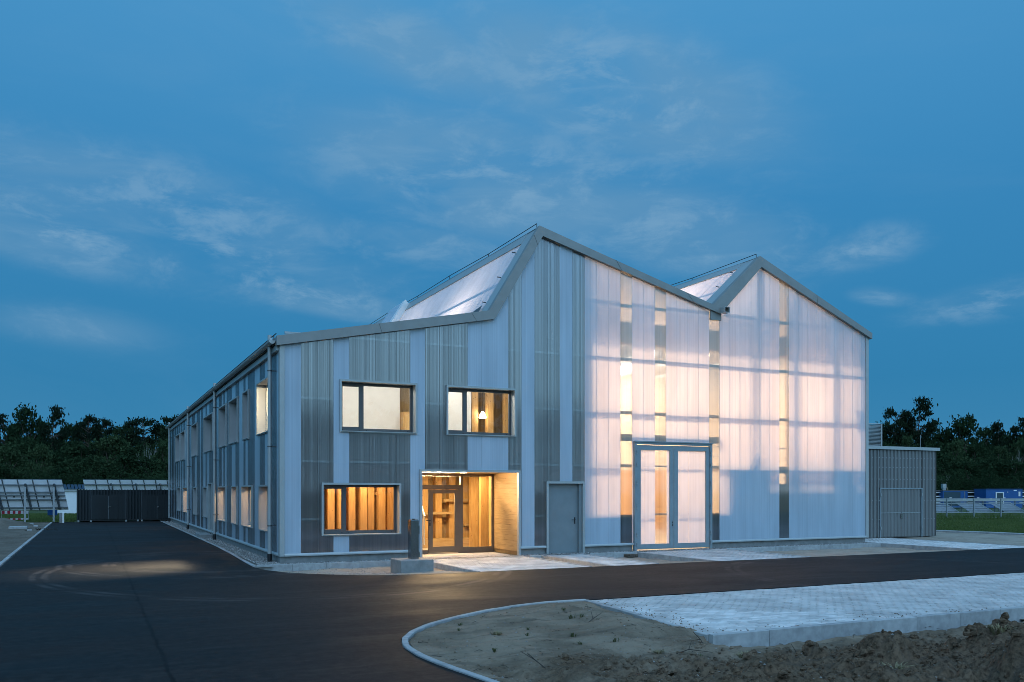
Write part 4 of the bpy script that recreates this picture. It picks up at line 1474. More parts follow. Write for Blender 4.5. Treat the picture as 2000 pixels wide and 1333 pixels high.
# lobby behind the door screen
obj('lobby_wall', MB().box(4.0, 5.2, 0.02, 9.45, 5.3, 2.72), MAT['ply'], B)
for k in range(9):
    x = 5.3 + .52 * k
    obj('wood_post', MB().box(x, 4.9, 0.02, x + .24, 5.199, 2.72), MAT['pine_v'], B)
for a, b, z in ((5.0, 6.9, 1.15), (6.6, 8.6, 1.60), (7.4, 9.4, .72)):
    obj('ledge', MB().box(a, 4.72, z, b, 4.898, z + .09), MAT['pine_h'], B)
for k in range(3):
    obj('wood_post', MB().box(7.35, 2.35 + .85 * k, .02, 7.60, 2.55 + .85 * k, 2.72), MAT['pine_v'], B)
obj('partition', MB().box(7.62, 1.9, .02, 7.70, 4.7, 2.72), MAT['ply'], B)
obj('bench', MB().box(5.2, 4.3, .02, 9.0, 4.7, .32), MAT['pine_h'], B)
st = obj('stair', MB().beam((4.25, 3.0, .1), (4.25, 5.1, 2.6), .05, .25), MAT['pine_v'], B)
for k in range(9):
    obj('tread', MB().box(4.28, 2.95 + .23 * k, .2 + .26 * k, 5.2, 3.2 + .23 * k, .24 + .26 * k), MAT['pine_h'], st)
obj('handrail', MB().beam((5.2, 2.9, 1.15), (5.2, 5.0, 3.4), .05).beam((5.2, 2.95, .2), (5.2, 2.95, 1.2), .04), MAT['white'], st)
for x, y in ((4.9, 2.9), (6.5, 2.9)):
    obj('ceiling_lamp', MB().box(x - .6, y - .06, 2.64, x + .6, y + .06, 2.715), MAT['tube'], B)
    area('ceiling_lamp_light', (x, y, 2.62), 1.2, 110, (1, .70, .34), (0, 0, 0), .12)
area('lobby_spot', (5.2, 2.02, 2.37), 1.3, 280, (1, .66, .33), (math.radians(-62), 0, 0), .12)
obj('spot_rail', MB().box(4.5, 2.05, 2.44, 7.0, 2.09, 2.715), MAT['galv'], B)
# rooms along the side: back wall, cross walls, a few lit lamps
obj('corridor_wall', MB().box(3.6, 5.4, .02, 3.7, 36.3, 2.72).box(3.6, 5.4, 3.15, 3.7, 36.3, 5.62), MAT['inner'], B)
for y in (4.2, 13.6, 19.0, 24.4, 28.2, 33.5):
    obj('cross_wall', MB().box(.25, y, .02, 3.6, y + .1, 2.72), MAT['inner'], B)
for y in (4.45, 13.6, 19.0, 24.4, 28.2, 33.5):
    obj('cross_wall', MB().box(.25, y, 3.15, 3.6, y + .1, 5.62), MAT['inner'], B)
for y, pw in ((5.6, 16), (8.6, 16), (11.8, 16), (26.3, 12)):
    obj('ceiling_lamp', MB().box(1.2, y - .5, 2.64, 1.34, y + .5, 2.715), MAT['tube'], B)
    globe(B, 1.0, y, 2.35, .11, 'globe_warm', .25)

# ---- interior of the hall
obj('hall_floor', MB().box(9.57, .12, -.2, 21.9, 36.4, .015), MAT['floor'], B)
obj('side_wall', MB().box(21.93, .125, 0, 22.05, 36.5, 7.75), MAT['zinc'], B)
obj('wall_lining', MB().box(21.86, .2, 0, 21.92, 36.4, 7.7), MAT['inner'], B)
obj('rear_wall', MB().box(0.02, 36.5, 0, 22.0, 36.62, 6.0).box(6.5, 36.5, 6.0, 22.0, 36.62, 8.2), MAT['zinc'], B)
obj('cross_wall', MB().box(9.57, 13.0, 3.0, 21.85, 13.1, 7.9).box(9.57, 13.0, 7.9, 14.0, 13.1, 8.2).box(15.3, 13.0, 7.9, 20.8, 13.1, 8.3), MAT['inner'], B)
for k in range(24):
    x = 9.57 + .511 * k
    obj('wall_board', MB().box(x, 12.97, .02, x + .50, 13.1, 2.99), MAT['pine_v'], B)
for z in (2.8, 4.55, 6.3, 8.05):
    segs = [(9.6, 21.85)]
    if z == 2.8:
        segs = [(9.6, 11.38), (14.58, 21.85)]
    if z == 8.05:
        segs = [(9.6, 14.55), (15.2, 21.3)]
    for a, b in segs:
        obj('wall_girt', MB().box(a, .10, z - .05, b, .20, z + .05), MAT['pine_h'], B)
obj('lintel', MB().box(11.0, .10, 3.62, 15.0, .24, 3.84), MAT['pine_h'], B)
for x in (9.78, 16.72, 18.45, 20.35, 21.72):
    obj('hall_column', MB().box(x - .15, .205 if x < 15 else .305, 0, x + .15, .42, min(low_z(x) - .1, 9.7)), MAT['pine_v'], B)
obj('cross_beam', MB().box(9.6, 1.00, 6.98, 21.85, 1.24, 7.72), MAT['pine_h'], B)
for a, b in ((9.58, 11.38), (14.58, 21.9)):
    obj('plinth_board', MB().box(a, .05, .2, b, .09, 1.20), MAT['board'], B)
# low cabin under a gallery in the right bay, with a strip of clerestory openings
cm = MB()
for a, b, c0, c1 in ((15.3, 21.8, 0.02, 2.22), (15.3, 17.25, 2.22, 2.62), (18.15, 18.55, 2.22, 2.62), (20.2, 21.3, 2.22, 2.62), (15.3, 21.8, 2.62, 2.86)):
    cm.box(a, .205, c0, b, .30, c1)
obj('cabin_wall', cm, MAT['ply'], B)
area('cabin_lamp_light', (18.7, 1.7, 2.62), 4.2, 60, (1, .80, .62), (math.radians(25), 0, 0), .2)
obj('cabin_lamp', MB().box(16.6, 1.6, 2.64, 20.8, 1.8, 2.735), MAT['galv'], B)
gal = obj('gallery_floor', MB().box(15.3, .61, 2.74, 21.8, 3.3, 2.86), MAT['pine_h'], B)
obj('guard_rail', MB().beam((15.4, .9, 3.55), (21.8, .9, 3.55), .05).beam((15.4, .9, 3.2), (21.8, .9, 3.2), .025), MAT['galv'], gal)
obj('stair_stringer', MB().beam((15.15, .16, .9), (16.7, .16, 3.3), .06, .22), MAT['galv'], B)
obj('hall_heater', MB().box(21.2, .45, 4.75, 21.8, .9, 5.35), MAT['galv'], B)
# rows of hanging tube lamps
for y, xs, pw in ((3.6, (11.4, 13.6, 17.6, 19.4), 360), (7.5, (11.0, 13.4, 16.0, 18.4,  20.6), 75), (11.0, (11.0, 13.4, 16.0, 18.4, 20.6), 420)):
    for x in xs:
        hl = obj('hanging_lamp', MB().box(x - .27, y - .75, 7.62, x + .27, y + .75, 7.70), MAT['galv'], B)
        obj('lamp_diffuser', MB().box(x - .25, y - .74, 7.58, x + .25, y + .74, 7.619), MAT['tube'], hl)
        obj('hanger', MB().tube([(x, y, 7.70), (x, y, 8.0)], .006, 4), MAT['black'], hl)
        area('hanging_lamp_light', (x, y, 7.57), .5, pw, (1, .68, .42), (math.radians(40 if y > 10 else 0), 0, 0), 1.48, math.radians(180 if y < 5 else 125))
# lamps that light the roof slopes
for y in (4, 10, 16, 22, 28, 34):
    area('uplight', (16.0, y, 7.2), .5, 330, (1, .84, .74), (math.radians(180), math.radians(-25), 0), 2.0)
    obj('uplight_tray', MB().box(15.88, y - 1.0, 7.10, 16.12, y + 1.0, 7.18), MAT['galv'], B)
    area('uplight', (7.6, y, 6.6), .5, 180, (1, .88, .82), (math.radians(180), math.radians(-25), 0), 2.0)
    obj('uplight_tray', MB().box(7.48, y - 1.0, 6.50, 7.72, y + 1.0, 6.58), MAT['galv'], B)

# ------------------------------------------------------------------ annex
AX0, AX1, AY, AZ = 22.07, 28.6, 2.2, 3.72
A = thing('annex_shed', 'grey ribbed metal shed with a double door, built against the right end of the hall', 'shed', (25.3, AY, 0))


def ribbed(x0, x1, z0, z1, y, rib, material, name, parent, proud=0.045, rnd=None):
    """wall of trapezoid sheets, one object per sheet of four ribs"""
    x = x0
    k = 0
    while x < x1 - 1e-6:
        xe = min(x + rib * 4, x1)
        m = MB()
        c = x
        while c < xe - 1e-6:
            e = min(c + rib, xe)
            w = e - c
            pts = [(c, y), (c + w * .12, y - proud), (c + w * .55, y - proud), (c + w * .67, y), (e, y)]
            for (a, ya), (b, yb) in zip(pts, pts[1:]):
                m.quad((a, ya, z0), (b, yb, z0), (b, yb, z1), (a, ya, z1))
            c = e
        obj(name, m, material, parent)
        x = xe
        k += 1


DX0, DX1, DZ = 25.16, 27.72, 2.08
ribbed(AX0, DX0, 0.02, AZ - .02, AY, 0.21, MAT['zinc'], 'metal_sheet', A)
ribbed(DX1, AX1, 0.02, AZ - .02, AY, 0.21, MAT['zinc'], 'metal_sheet', A)
ribbed(DX0, DX1, DZ, AZ - .02, AY, 0.2133, MAT['zinc'], 'metal_sheet', A)
obj('shed_body', MB().box(AX0, AY + .02, 0, AX1, AY + 8, AZ - .03), MAT['zinc'], A)
obj('roof_edge', MB().box(AX0, AY - .12, AZ, AX1 + .14, AY + 8.1, AZ + .13), MAT['alu'], A)
for z in (.75, 1.55, 2.45, 2.95, 3.35):
    m = MB()
    x = AX0 + .05
    while x < AX1 - .05:
        if not (DX0 - .05 < x < DX1 + .05 and z < DZ):
            m.box(x + .03, AY - .036, z, x + .10, AY - .031, z + .035)
        x += .21
    obj('fixing_strip', m, MAT['galv'], A)
for a, b in ((DX0 + .04, (DX0 + DX1) / 2 - .004), ((DX0 + DX1) / 2 + .004, DX1 - .09)):
    lf = obj('door_leaf', MB().box(a, AY + .0, .04, b, AY + .015, DZ - .03), MAT['zinc'], A)
    ribbed(a, b, .04, DZ - .03, AY - .005, (b - a) / 6, MAT['zinc'], 'door_sheet', lf, .028)
    obj('door_strip', MB().box(a + .02, AY - .04, 1.03, b - .02, AY - .034, 1.06), MAT['galv'], lf)
obj('door_frame', MB().box(DX0, AY - .05, 0, DX0 + .035, AY + .01, DZ).box(DX1 - .06, AY - .05, 0, DX1, AY + .01, DZ).box(DX0, AY - .055, DZ - .03, DX1, AY + .01, DZ + .02), MAT['bluegrey'], A)
for x in (DX0 + .03, DX1 - .05):
    for z in (.35, 1.75):
        obj('hinge', MB().box(x - .03, AY - .075, z, x + .03, AY - .056, z + .12), MAT['galv'], A)
obj('handle', MB().box(26.42, AY - .05, .80, 26.52, AY - .042, 1.0).beam((26.46, AY - .08, .95), (26.58, AY - .08, .95), .02), MAT['steel'], A)
lv = obj('louvre_box', MB().box(24.2, AY + .05, AZ + .13, 24.45, AY + 1.2, 4.80).box(25.34, AY + .05, AZ + .13, 25.40, AY + 1.2, 4.80).box(24.45, AY + .6, AZ + .13, 25.34, AY + 1.2, 4.80), MAT['alu'], A)
for k in range(17):
    z = AZ + .15 + k * .057
    obj('louvre_slat', MB().quad((24.45, AY + .06, z), (25.34, AY + .06, z), (25.34, AY + .13, z + .04), (24.45, AY + .13, z + .04)).quad((24.45, AY + .06, z), (24.45, AY + .06, z - .006), (25.34, AY + .06, z - .006), (25.34, AY + .06, z)), MAT['alu'], lv)
obj('lightning_rod', MB().tube([(27.9, AY + .2, AZ + .1), (27.9, AY + .2, AZ + .68)], .012, 6), MAT['galv'], A)

# ------------------------------------------------------------------ entry pillar on its concrete block
blk = obj('concrete_block', MB().bevbox(2.46, -2.86, -.3, 3.34, -2.0, .21, .015), MAT['concrete'])
tag(blk, 'squat concrete block carrying the steel entry pillar by the entrance path', 'concrete block')
P = thing('entry_pillar', 'slim brushed steel entry pillar standing on the concrete block by the entrance', 'pillar', (2.98, -2.32, .21))
obj('column', MB().bevbox(2.87, -2.43, .212, 3.09, -2.21, 1.22, .01), MAT['steel'], P)
obj('cap', MB().box(2.89, -2.41, 1.222, 3.07, -2.23, 1.235), MAT['steel'], P)
obj('speaker_panel', MB().box(3.092, -2.38, .86, 3.125, -2.26, 1.07), MAT['darkframe'], P)
obj('sensor', MB().box(2.95, -2.35, 1.236, 3.01, -2.29, 1.255), MAT['black'], P)
brick = obj('broken_paver', MB().bevbox(10.55, -.95, -.12, 10.95, -.72, -.02, .01), MAT['dirt'], rot=None)
tag(brick, 'loose brown block lying in the sand patch left of the gate path', 'block')

# ------------------------------------------------------------------ dark shed at the end of the road
SY = 37.3
Sd = thing('dark_shed', 'long blackish green corrugated shed with two double doors closing the end of the road', 'shed', (-2.5, SY, 0))
SX0, SX1, SZ = -5.45, 1.2, 2.02
obj('shed_body', MB().box(SX0, SY + .05, .1, SX1, SY + 2.4, 1.95), MAT['shed'], Sd)
x = SX0
while x < SX1:
    m = MB()
    w = .17
    for c in (x, x + w, x + 2 * w):
        pts = [(c, SY + .04), (c + .03, SY), (c + .10, SY), (c + .13, SY + .04), (c + w, SY + .04)]
        for (a, ya), (b, yb) in zip(pts, pts[1:]):
            m.quad((a, ya, .12), (b, yb, .12), (b, yb, SZ), (a, ya, SZ))
        m.box(c + .03, SY + .001, SZ - .03, c + .10, SY + .05, SZ + .025)
    obj('corrugated_sheet', m, MAT['shed'], Sd)
    x += .51
for a, b in ((-4.62, -2.62), (-1.65, .15)):
    mid = (a + b) / 2
    dd = obj('double_door', MB().box(a, SY - .02, .14, mid - .008, SY - .003, 1.72).box(mid + .008, SY - .02, .14, b, SY - .003, 1.72), MAT['shed'], Sd)
    obj('door_edge', MB().box(mid - .012, SY - .028, .14, mid + .012, SY - .021, 1.62).box(a - .03, SY - .03, .12, a, SY - .001, 1.98).box(b, SY - .03, .12, b + .03, SY - .001, 1.98), MAT['steelframe'], dd)
    obj('handle', MB().box(mid - .02, SY - .05, .85, mid + .02, SY - .03, .98).beam((mid, SY - .06, .95), (mid + .12, SY - .06, .95), .025), MAT['steel'], dd)
    for xr in (a + .25, a + .5, a + .75, b - .81, b - .5, b - .25):
        obj('rib', MB().box(xr, SY - .045, .2, xr + .07, SY - .021, 1.65), MAT['shed'], dd)
for x in (-5.35, -4.64, -2.6, -1.9, -1.66):
    obj('foot', MB().box(x - .05, SY, -.02, x + .05, SY + .15, .1), MAT['galv'], Sd)
obj('base_beam', MB().box(SX0, SY + .02, .06, SX1, SY + .12, .119), MAT['black'], Sd)
cl = obj('camera_arm', MB().tube([(0.0, 36.9, 2.05), (-.12, 36.85, 2.05)], .05, 8), MAT['white'], B)

sheet('meadow', [(-60, 38.2), (-5.6, 38.2), (-5.6, 37), (1.5, 37), (1.5, 130), (-60, 130)], -0.02, MAT['meadow'])
sheet('lawn', [(33.4, -12), (140, -12), (140, 80), (33.4, 80)], -0.05, MAT['meadow'])
kerb('concrete_strip', [(31.6, 9.0), (33.2, 4.1), (33.5, 1.0), (33.4, -6)], 0.5, 0.2, 0.04, 3.0)


# ------------------------------------------------------------------ solar tables
def solar_table(label, xr, yt, zt, zb, dy, ncol, cw, nrow, posts, group, cat='solar array', ground_z=0.0, purlins=(.13, .32, .52, .74, .93), skew=.38):
    """tilted table seen from its back: top edge nearest, bottom edge farther away"""
    root = thing('solar_table', label, cat, (xr - ncol * cw / 2, yt + dy / 2, ground_z), group)

    def P(u, v, o=0.0):                      # u along x from the right end, v from top to bottom
        t = Vector((0, dy, zb - zt)).normalized()
        n = Vector((0, t.z, -t.y))           # towards the viewer and down: the back
        if n.y > 0:
            n = -n
        b = Vector((xr - u + skew * v, yt + dy * v, zt + (zb - zt) * v)) + n * o
        return tuple(b)
    for c in range(ncol):
        for r in range(nrow):
            g = .02
            a, b = c * cw + g, (c + 1) * cw - g
            v0, v1 = r / nrow + .006, (r + 1) / nrow - .006
            m = MB()
            m.quad(P(b, v0), P(a, v0), P(a, v1), P(b, v1))
            mo = obj('solar_module', m, MAT['backsheet'], root)
            f = MB()
            f.quad(P(b, v0, -.04), P(b, v1, -.04), P(a, v1, -.04), P(a, v0, -.04))
            for (p, q) in (((b, v0), (a, v0)), ((a, v0), (a, v1)), ((a, v1), (b, v1)), ((b, v1), (b, v0))):
                f.quad(P(*p, 0.005), P(*q, 0.005), P(*q, -.04), P(*p, -.04))
            obj('module_face', f, MAT['solar'], mo)
            if r == nrow // 2:
                obj('junction_box', MB().beam(P((a + b) / 2 + .05, v0 + .05, .02), P((a + b) / 2 - .05, v0 + .05, .02), .07), MAT['black'], mo)
    W_ = ncol * cw
    for v in purlins:
        obj('purlin', MB().beam(P(0, v, .06), P(W_, v, .06), .07), MAT['steelframe'], root)
    for c in range(1, ncol):
        obj('rafter', MB().beam(P(c * cw, 0.0, .03), P(c * cw, 1.0, .03), .05), MAT['steelframe'], root)
    for u in posts:
        top = P(u, .22, .12)
        obj('rafter', MB().beam(P(u - .05, .12, .11), P(u - .05, .95, .11), .10), MAT['steelframe'], root)
        obj('post', MB().beam((top[0], top[1], top[2]), (top[0], top[1], ground_z - .05), .11), MAT['galv'], root)
        obj('brace', MB().beam((top[0], top[1], zb + .1), P(u, .9, .1), .05), MAT['steelframe'], root)
    return root


def world(u, v, D):
    sx = (u - 1000) / FPX
    f = Vector((math.sin(YAW), math.cos(YAW), 0))
    r = Vector((math.cos(YAW), -math.sin(YAW), 0))
    return Vector(CAM) + (f + r * sx + Vector((0, 0, (HORIZON - v) / FPX))) * D


p = world(121, 937, 55.5)
solar_table('near solar array seen from behind, its white back sheets right of the red barrier', p.x, p.y, p.z, .72, .8, 9, .83, 2, (.55, 2.15, 3.75, 5.35, 6.95), 'tilted solar arrays', purlins=(.17, .40, .50, .64, .90))
p = world(371, 938, 68)
solar_table('far solar array seen from behind, rising above the roof of the dark shed', p.x, p.y, p.z, .75, .9, 9, .836, 2, (.6, 2.3, 4.0, 5.7), 'tilted solar arrays', purlins=(.17, .40, .64, .90))
# white hut with a strip of blue modules on its roof
p = world(126, 958, 74)
H = thing('white_hut', 'low white hut with a strip of blue solar modules, between the two solar arrays', 'hut', (p.x, p.y, 0))
q = world(190, 958, 74)
obj('wall', MB().box(p.x - .6, p.y, 0, q.x, p.y + 3, 1.95), MAT['white'], H)
obj('roof', MB().box(p.x - .7, p.y - .15, 1.952, q.x, p.y + 3.1, 2.06), MAT['alu'], H)
n = 9
for k in range(n):
    a = p.x - .3 + (q.x - p.x) * k / n
    b = a + (q.x - p.x) / n - .05
    obj('solar_module', MB().quad((a, p.y, 2.10), (b, p.y, 2.10), (b - .1, p.y + .8, 2.50), (a - .1, p.y + .8, 2.50)), MAT['solar'], H)

# ------------------------------------------------------------------ barrier, box, posts, slabs
p = world(3, 1018, 56.5)
q = world(54, 1018, 56.5)
BR = thing('road_barrier', 'red and white striped road barrier on a metal stand at the grass edge', 'barrier', ((p.x + q.x) / 2, p.y, 0))
L = q.x - p.x
for z0, z1, nm in ((.46, .66, 'barrier_board'), (.06, .17, 'barrier_board')):
    bd = obj(nm, MB().box(p.x, p.y - .02, z0, q.x, p.y + .02, z1), MAT['white'], BR)
    ns = 10
    for k in range(0, ns, 2):
        a = p.x + L * (k + .15) / ns
        obj('red_stripe', MB().quad((a, p.y - .024, z0), (a + L / ns, p.y - .024, z0), (a + L / ns, p.y - .024, z1), (a, p.y - .024, z1)), MAT['red'], bd)
for x in (p.x, q.x):
    obj('stand', MB().beam((x, p.y + .05, 0), (x, p.y + .05, .66), .05).beam((x, p.y - .35, .02), (x, p.y + .4, .02), .05), MAT['galv'], BR)
p = world(103, 1015, 57.5)
BX = thing('control_box', 'blue control box on a short post in front of the near solar array', 'box', (p.x, p.y, 0))
obj('cabinet', MB().bevbox(p.x - .30, p.y - .12, .36, p.x + .27, p.y + .12, .74, .02), MAT['blue'], BX)
obj('tray', MB().prism([(p.x - .28, .34), (p.x + .26, .34), (p.x + .12, .22), (p.x - .12, .22)], 'y', p.y - .1, p.y + .1), MAT['darkframe'], BX)
obj('post', MB().box(p.x + .02, p.y - .05, -.05, p.x + .14, p.y + .05, .22), MAT['darkframe'], BX)
p = world(118.5, 1022, 53.5)
tag(obj('grey_board', MB().bevbox(p.x - .07, p.y - .04, -.05, p.x + .08, p.y + .04, .62, .02), MAT['concrete']), 'short grey board standing left of the white marker post', 'board')
p = world(123.5, 1022, 53.3)
tag(obj('marker_post', MB().bevbox(p.x - .05, p.y - .05, -.05, p.x + .05, p.y + .05, .66, .03), MAT['white']), 'white marker post at the far left corner of the road', 'post')
for u, v, D, w, dpt, l in ((36, 1033, 46, .85, .9, 'long pale concrete slab lying on the soil left of the road'), (60, 1025.5, 50, .3, .5, 'small pale slab, upper one beside the soil heap'),
                           (70, 1029, 48, .22, .45, 'small pale slab, lower one beside the soil heap'), (58, 1037, 43, .2, .3, 'pale slab fragment nearest the road on the soil')):
    p = world(u, v, D)
    z = verge_h(p.x, p.y)
    tag(obj('concrete_slab', MB().bevbox(p.x - w / 2, p.y - dpt / 2, z - .05, p.x + w / 2, p.y + dpt / 2, z + .09, .01), MAT['kerb']), l, 'slab')
p = world(82, 1035, 44)
mb = MB()
for k in range(26):
    a, b = p.x + R.gauss(0, .28), p.y + R.gauss(0, .5)
    t = R.random() * 6.3
    mb.tube([(a, b, verge_h(a, b)), (a + .2 * math.cos(t), b + .2 * math.sin(t), verge_h(a, b) + .05 + .06 * R.random())], .014, 4)
tag(obj('brushwood_heap', mb, MAT['twig']), 'small heap of black twigs at the left kerb of the road', 'twig heap')

# ------------------------------------------------------------------ right field: fence, low solar tables, containers
fw = [world(u, 1012, 62) for u in (1796, 1849, 1902, 1955, 2008, 2061)]
FN = thing('wire_fence', 'low grey post and rail wire fence across the lawn on the right', 'fence', (fw[2].x, fw[2].y, 0))
for a in fw:
    obj('fence_post', MB().beam((a.x, a.y, -.1), (a.x, a.y, 1.46), .07), MAT['galv'], FN)
for z in (.03, .42, 1.42):
    for a, b in zip(fw, fw[1:]):
        obj('fence_rail', MB().tube([(a.x, a.y, z), (b.x, b.y, z)], .022, 5), MAT['galv'], FN)
wm = MB()
for a, b in zip(fw, fw[1:]):
    for k in range(24):
        c = a.lerp(b, k / 24)
        wm.beam((c.x, c.y, .03), (c.x, c.y, 1.42), .004)
    for z in (.25, .65, .85, 1.05, 1.25):
        wm.beam((a.x, a.y, z), (b.x, b.y, z), .004)
obj('wire_mesh', wm, MAT['galv'], FN, kind='stuff')
rdir = Vector((math.cos(YAW), -math.sin(YAW), 0))
fdir = Vector((math.sin(YAW), math.cos(YAW), 0))


def low_table(label, u0, u1, D, v_top, v_bot, gz):
    """low rack of tilted modules seen obliquely; open triangular end at its right"""
    a = world(u0, 1000, D)
    b = world(u1, 1000, D)
    zt, zb = CAM[2] - (v_top - HORIZON) / FPX * D, CAM[2] - (v_bot - HORIZON) / FPX * D
    root = thing('low_solar_rack', label, 'solar rack', ((a.x + b.x) / 2, (a.y + b.y) / 2, gz), 'low solar racks')
    L_ = (b - a).length

    def P(s, t, o=0.0):
        return tuple(a + rdir * (s + t * .75) + fdir * (-t * 1.3 + o) + Vector((0, 0, zt + (zb - zt) * t - a.z)))
    for k in range(4):
        t0, t1 = .12 + .22 * k, .12 + .22 * (k + 1) - .025
        obj('solar_module', MB().quad(P(0, t0), P(L_, t0), P(L_, t1), P(0, t1)), MAT['rackplate'], root)
    obj('top_rail', MB().beam(P(0, 0), P(L_ + .1, 0), .07), MAT['alu'], root)
    obj('base_rail', MB().beam(P(-.2, 1.05), P(L_ + .3, 1.05), .06), MAT['alu'], root)
    obj('end_bar', MB().beam(P(L_, 0), P(L_, 1.08), .06), MAT['alu'], root)
    e = [Vector(P(L_ - .02, 0.06)), Vector(P(L_ - .02, 1.0))]
    foot = e[0] - Vector((0, 0, e[0].z - zb)) - rdir * .3
    obj('shade_sheet', MB().quad(tuple(e[0]), tuple(e[1]), tuple(foot + rdir * -.5), tuple(e[0] - rdir * .3 - Vector((0, 0, .3)))), MAT['black'], root)  # black sheet stands in for the shadow under the modules
    for s in (.2, L_ * .5, L_ - .3):
        q0 = Vector(P(s, .3, .25))
        obj('post', MB().beam(tuple(q0), (q0.x, q0.y, gz - .1), .06), MAT['steelframe'], root)


low_table('low solar rack, leftmost behind the wire fence beside the shed', 1775, 1846, 76, 983.5, 1003, 0)
low_table('low solar rack, middle one behind the wire fence', 1866, 1911, 75, 983, 1002, 0)
low_table('low solar rack, third behind the wire fence', 1931, 1972, 74, 982.5, 1001, 0)
low_table('low solar rack, cut by the right edge of the picture', 1991, 2050, 73, 982, 1000, 0)
a, b = world(1780, 978, 82), world(2060, 977, 82)
WB = thing('pipe_rack', 'long pale horizontal rail on short stands behind the low solar racks', 'rail', ((a.x + b.x) / 2, (a.y + b.y) / 2, 0))
obj('rail', MB().beam(tuple(a), tuple(b), .12, .20), MAT['alu'], WB)
obj('rail', MB().beam((a.x, a.y, a.z - .28), (b.x, b.y, b.z - .28), .06, .07), MAT['galv'], WB)
for k in range(9):
    c = a.lerp(b, (k + .5) / 9)
    obj('stand', MB().beam((c.x, c.y, -.05), (c.x, c.y, c.z), .08), MAT['steelframe'], WB)
for u in (1855, 1909, 1960):
    c = world(u, 974, 82)
    obj('sign_plate', MB().box(c.x - .14, c.y - .1, c.z - .03, c.x + .14, c.y - .06, c.z + .09), MAT['white'], WB)


def rect_on(u0, u1, D, z0, z1, out=0.0, thick=.05):
    a_, b_ = world(u0, 958, D - out), world(u1, 958, D - out)
    m = MB()
    p1, p2 = Vector((a_.x, a_.y, z0)), Vector((b_.x, b_.y, z0))
    bk = fdir * thick
    up = Vector((0, 0, z1 - z0))
    n = 0
    m.v = [tuple(c) for c in (p1, p2, p2 + bk, p1 + bk, p1 + up, p2 + up, p2 + bk + up, p1 + bk + up)]
    m.f = [(0, 3, 2, 1), (4, 5, 6, 7), (0, 1, 5, 4), (1, 2, 6, 5), (2, 3, 7, 6), (3, 0, 4, 7)]
    return m


D1 = 96
c0 = world(1865, 958, D1)
K1 = thing('blue_container', 'blue container with a wide dark shutter, left of the two beyond the racks', 'container', (c0.x, c0.y, 0), 'blue containers in the field')
obj('container_body', rect_on(1842, 1890, D1, .1, 1.93, 0, 2.4), MAT['blue'], K1)
obj('roof_edge', rect_on(1841.5, 1890.5, D1, 1.932, 2.0, .05, 2.5), MAT['darkframe'], K1)
obj('shutter', rect_on(1844, 1876, D1, .3, 1.80, .03, .028), MAT['shutter'], K1)
obj('name_plate', rect_on(1881, 1886, D1, .95, 1.05, .03, .028), MAT['white'], K1)
obj('corner_pipe', rect_on(1884, 1885, D1, .2, 1.85, .05, .04), MAT['galv'], K1)
D2 = 94
c0 = world(1961, 958, D2)
K2 = thing('blue_container', 'blue container with a white framed door, right of the two beyond the racks', 'container', (c0.x, c0.y, 0), 'blue containers in the field')
obj('container_body', rect_on(1926, 1997, D2, .1, 2.10, 0, 2.4), MAT['blue'], K2)
obj('roof_edge', rect_on(1925.5, 1997.5, D2, 2.102, 2.16, .05, 2.5), MAT['blue'], K2)
dr = obj('door', rect_on(1947, 1959, D2, .15, 1.70, .03, .028), MAT['shutter'], K2)
obj('door_frame', rect_on(1945, 1947, D2, .15, 1.80, .05, .048), MAT['white'], K2)
obj('door_frame', rect_on(1959, 1961, D2, .15, 1.80, .05, .048), MAT['white'], K2)
obj('door_frame', rect_on(1947, 1959, D2, 1.70, 1.80, .05, .048), MAT['white'], K2)
obj('window', rect_on(1989.5, 1993, D2, 1.35, 1.85, .03, .028), MAT['white'], K2)
obj('name_plate', rect_on(1980, 1986, D2, 1.93, 2.03, .03, .028), MAT['backsheet'], K2)
obj('wall_lamp', rect_on(1968, 1969.2, D2, 1.75, 1.85, .06, .058), MAT['white'], K2)
obj('name_plate', rect_on(1933, 1938, D2, 1.0, 1.1, .03, .028), MAT['white'], K2)
for (u0, u1, l) in ((1800, 1842, 'open white shelf rack beside the annex shed, left of the blue containers'), (1890.7, 1926, 'open white shelf rack between the two blue containers'), (1997.7, 2040, 'open white shelf rack right of the blue containers')):
    c0 = world((u0 + u1) / 2, 958, 97)
    RK = thing('shelf_rack', l, 'rack', (c0.x, c0.y, 0))
    obj('back_sheet', rect_on(u0, u1, 97, .1, 1.9, 0, .05), MAT['black'], RK)
    for z in (.55, .95, 1.28, 1.72):
        obj('shelf_edge', rect_on(u0, u1, 97, z, z + .10, .4, .38), MAT['backsheet'], RK)
    obj('roof_edge', rect_on(u0, u1, 97, 1.92, 2.02, .5, 1.5), MAT['darkframe'], RK)
c0 = world(1844.5, 958, 100)
CH = thing('vent_tower', 'small grey vent tower rising over the left blue container', 'vent', (c0.x, c0.y, 0))
obj('shaft', rect_on(1842.5, 1848, 100, 0, 2.2, 0, .35), MAT['galv'], CH)
obj('hood', rect_on(1841.5, 1848.5, 100, 2.2, 2.74, .06, .46), MAT['galv'], CH)
e0 = world(1849, 951, 100)
obj('flue', MB().beam(tuple(e0), (e0.x + .2, e0.y, 2.0), .07), MAT['straw'], CH)

# lawn blades on the right and rough grass by the solar arrays
mb = MB()


def blade(x, y, h, z=-.05):
    a = R.random() * 6.28
    w = .012 + .014 * R.random()
    dx, dy = w * math.cos(a), w * math.sin(a)
    lx, ly = R.uniform(-.5, .5) * h, R.uniform(-.5, .5) * h
    mb.quad((x - dx, y - dy, z), (x + dx, y + dy, z), (x + lx, y + ly, z + h))


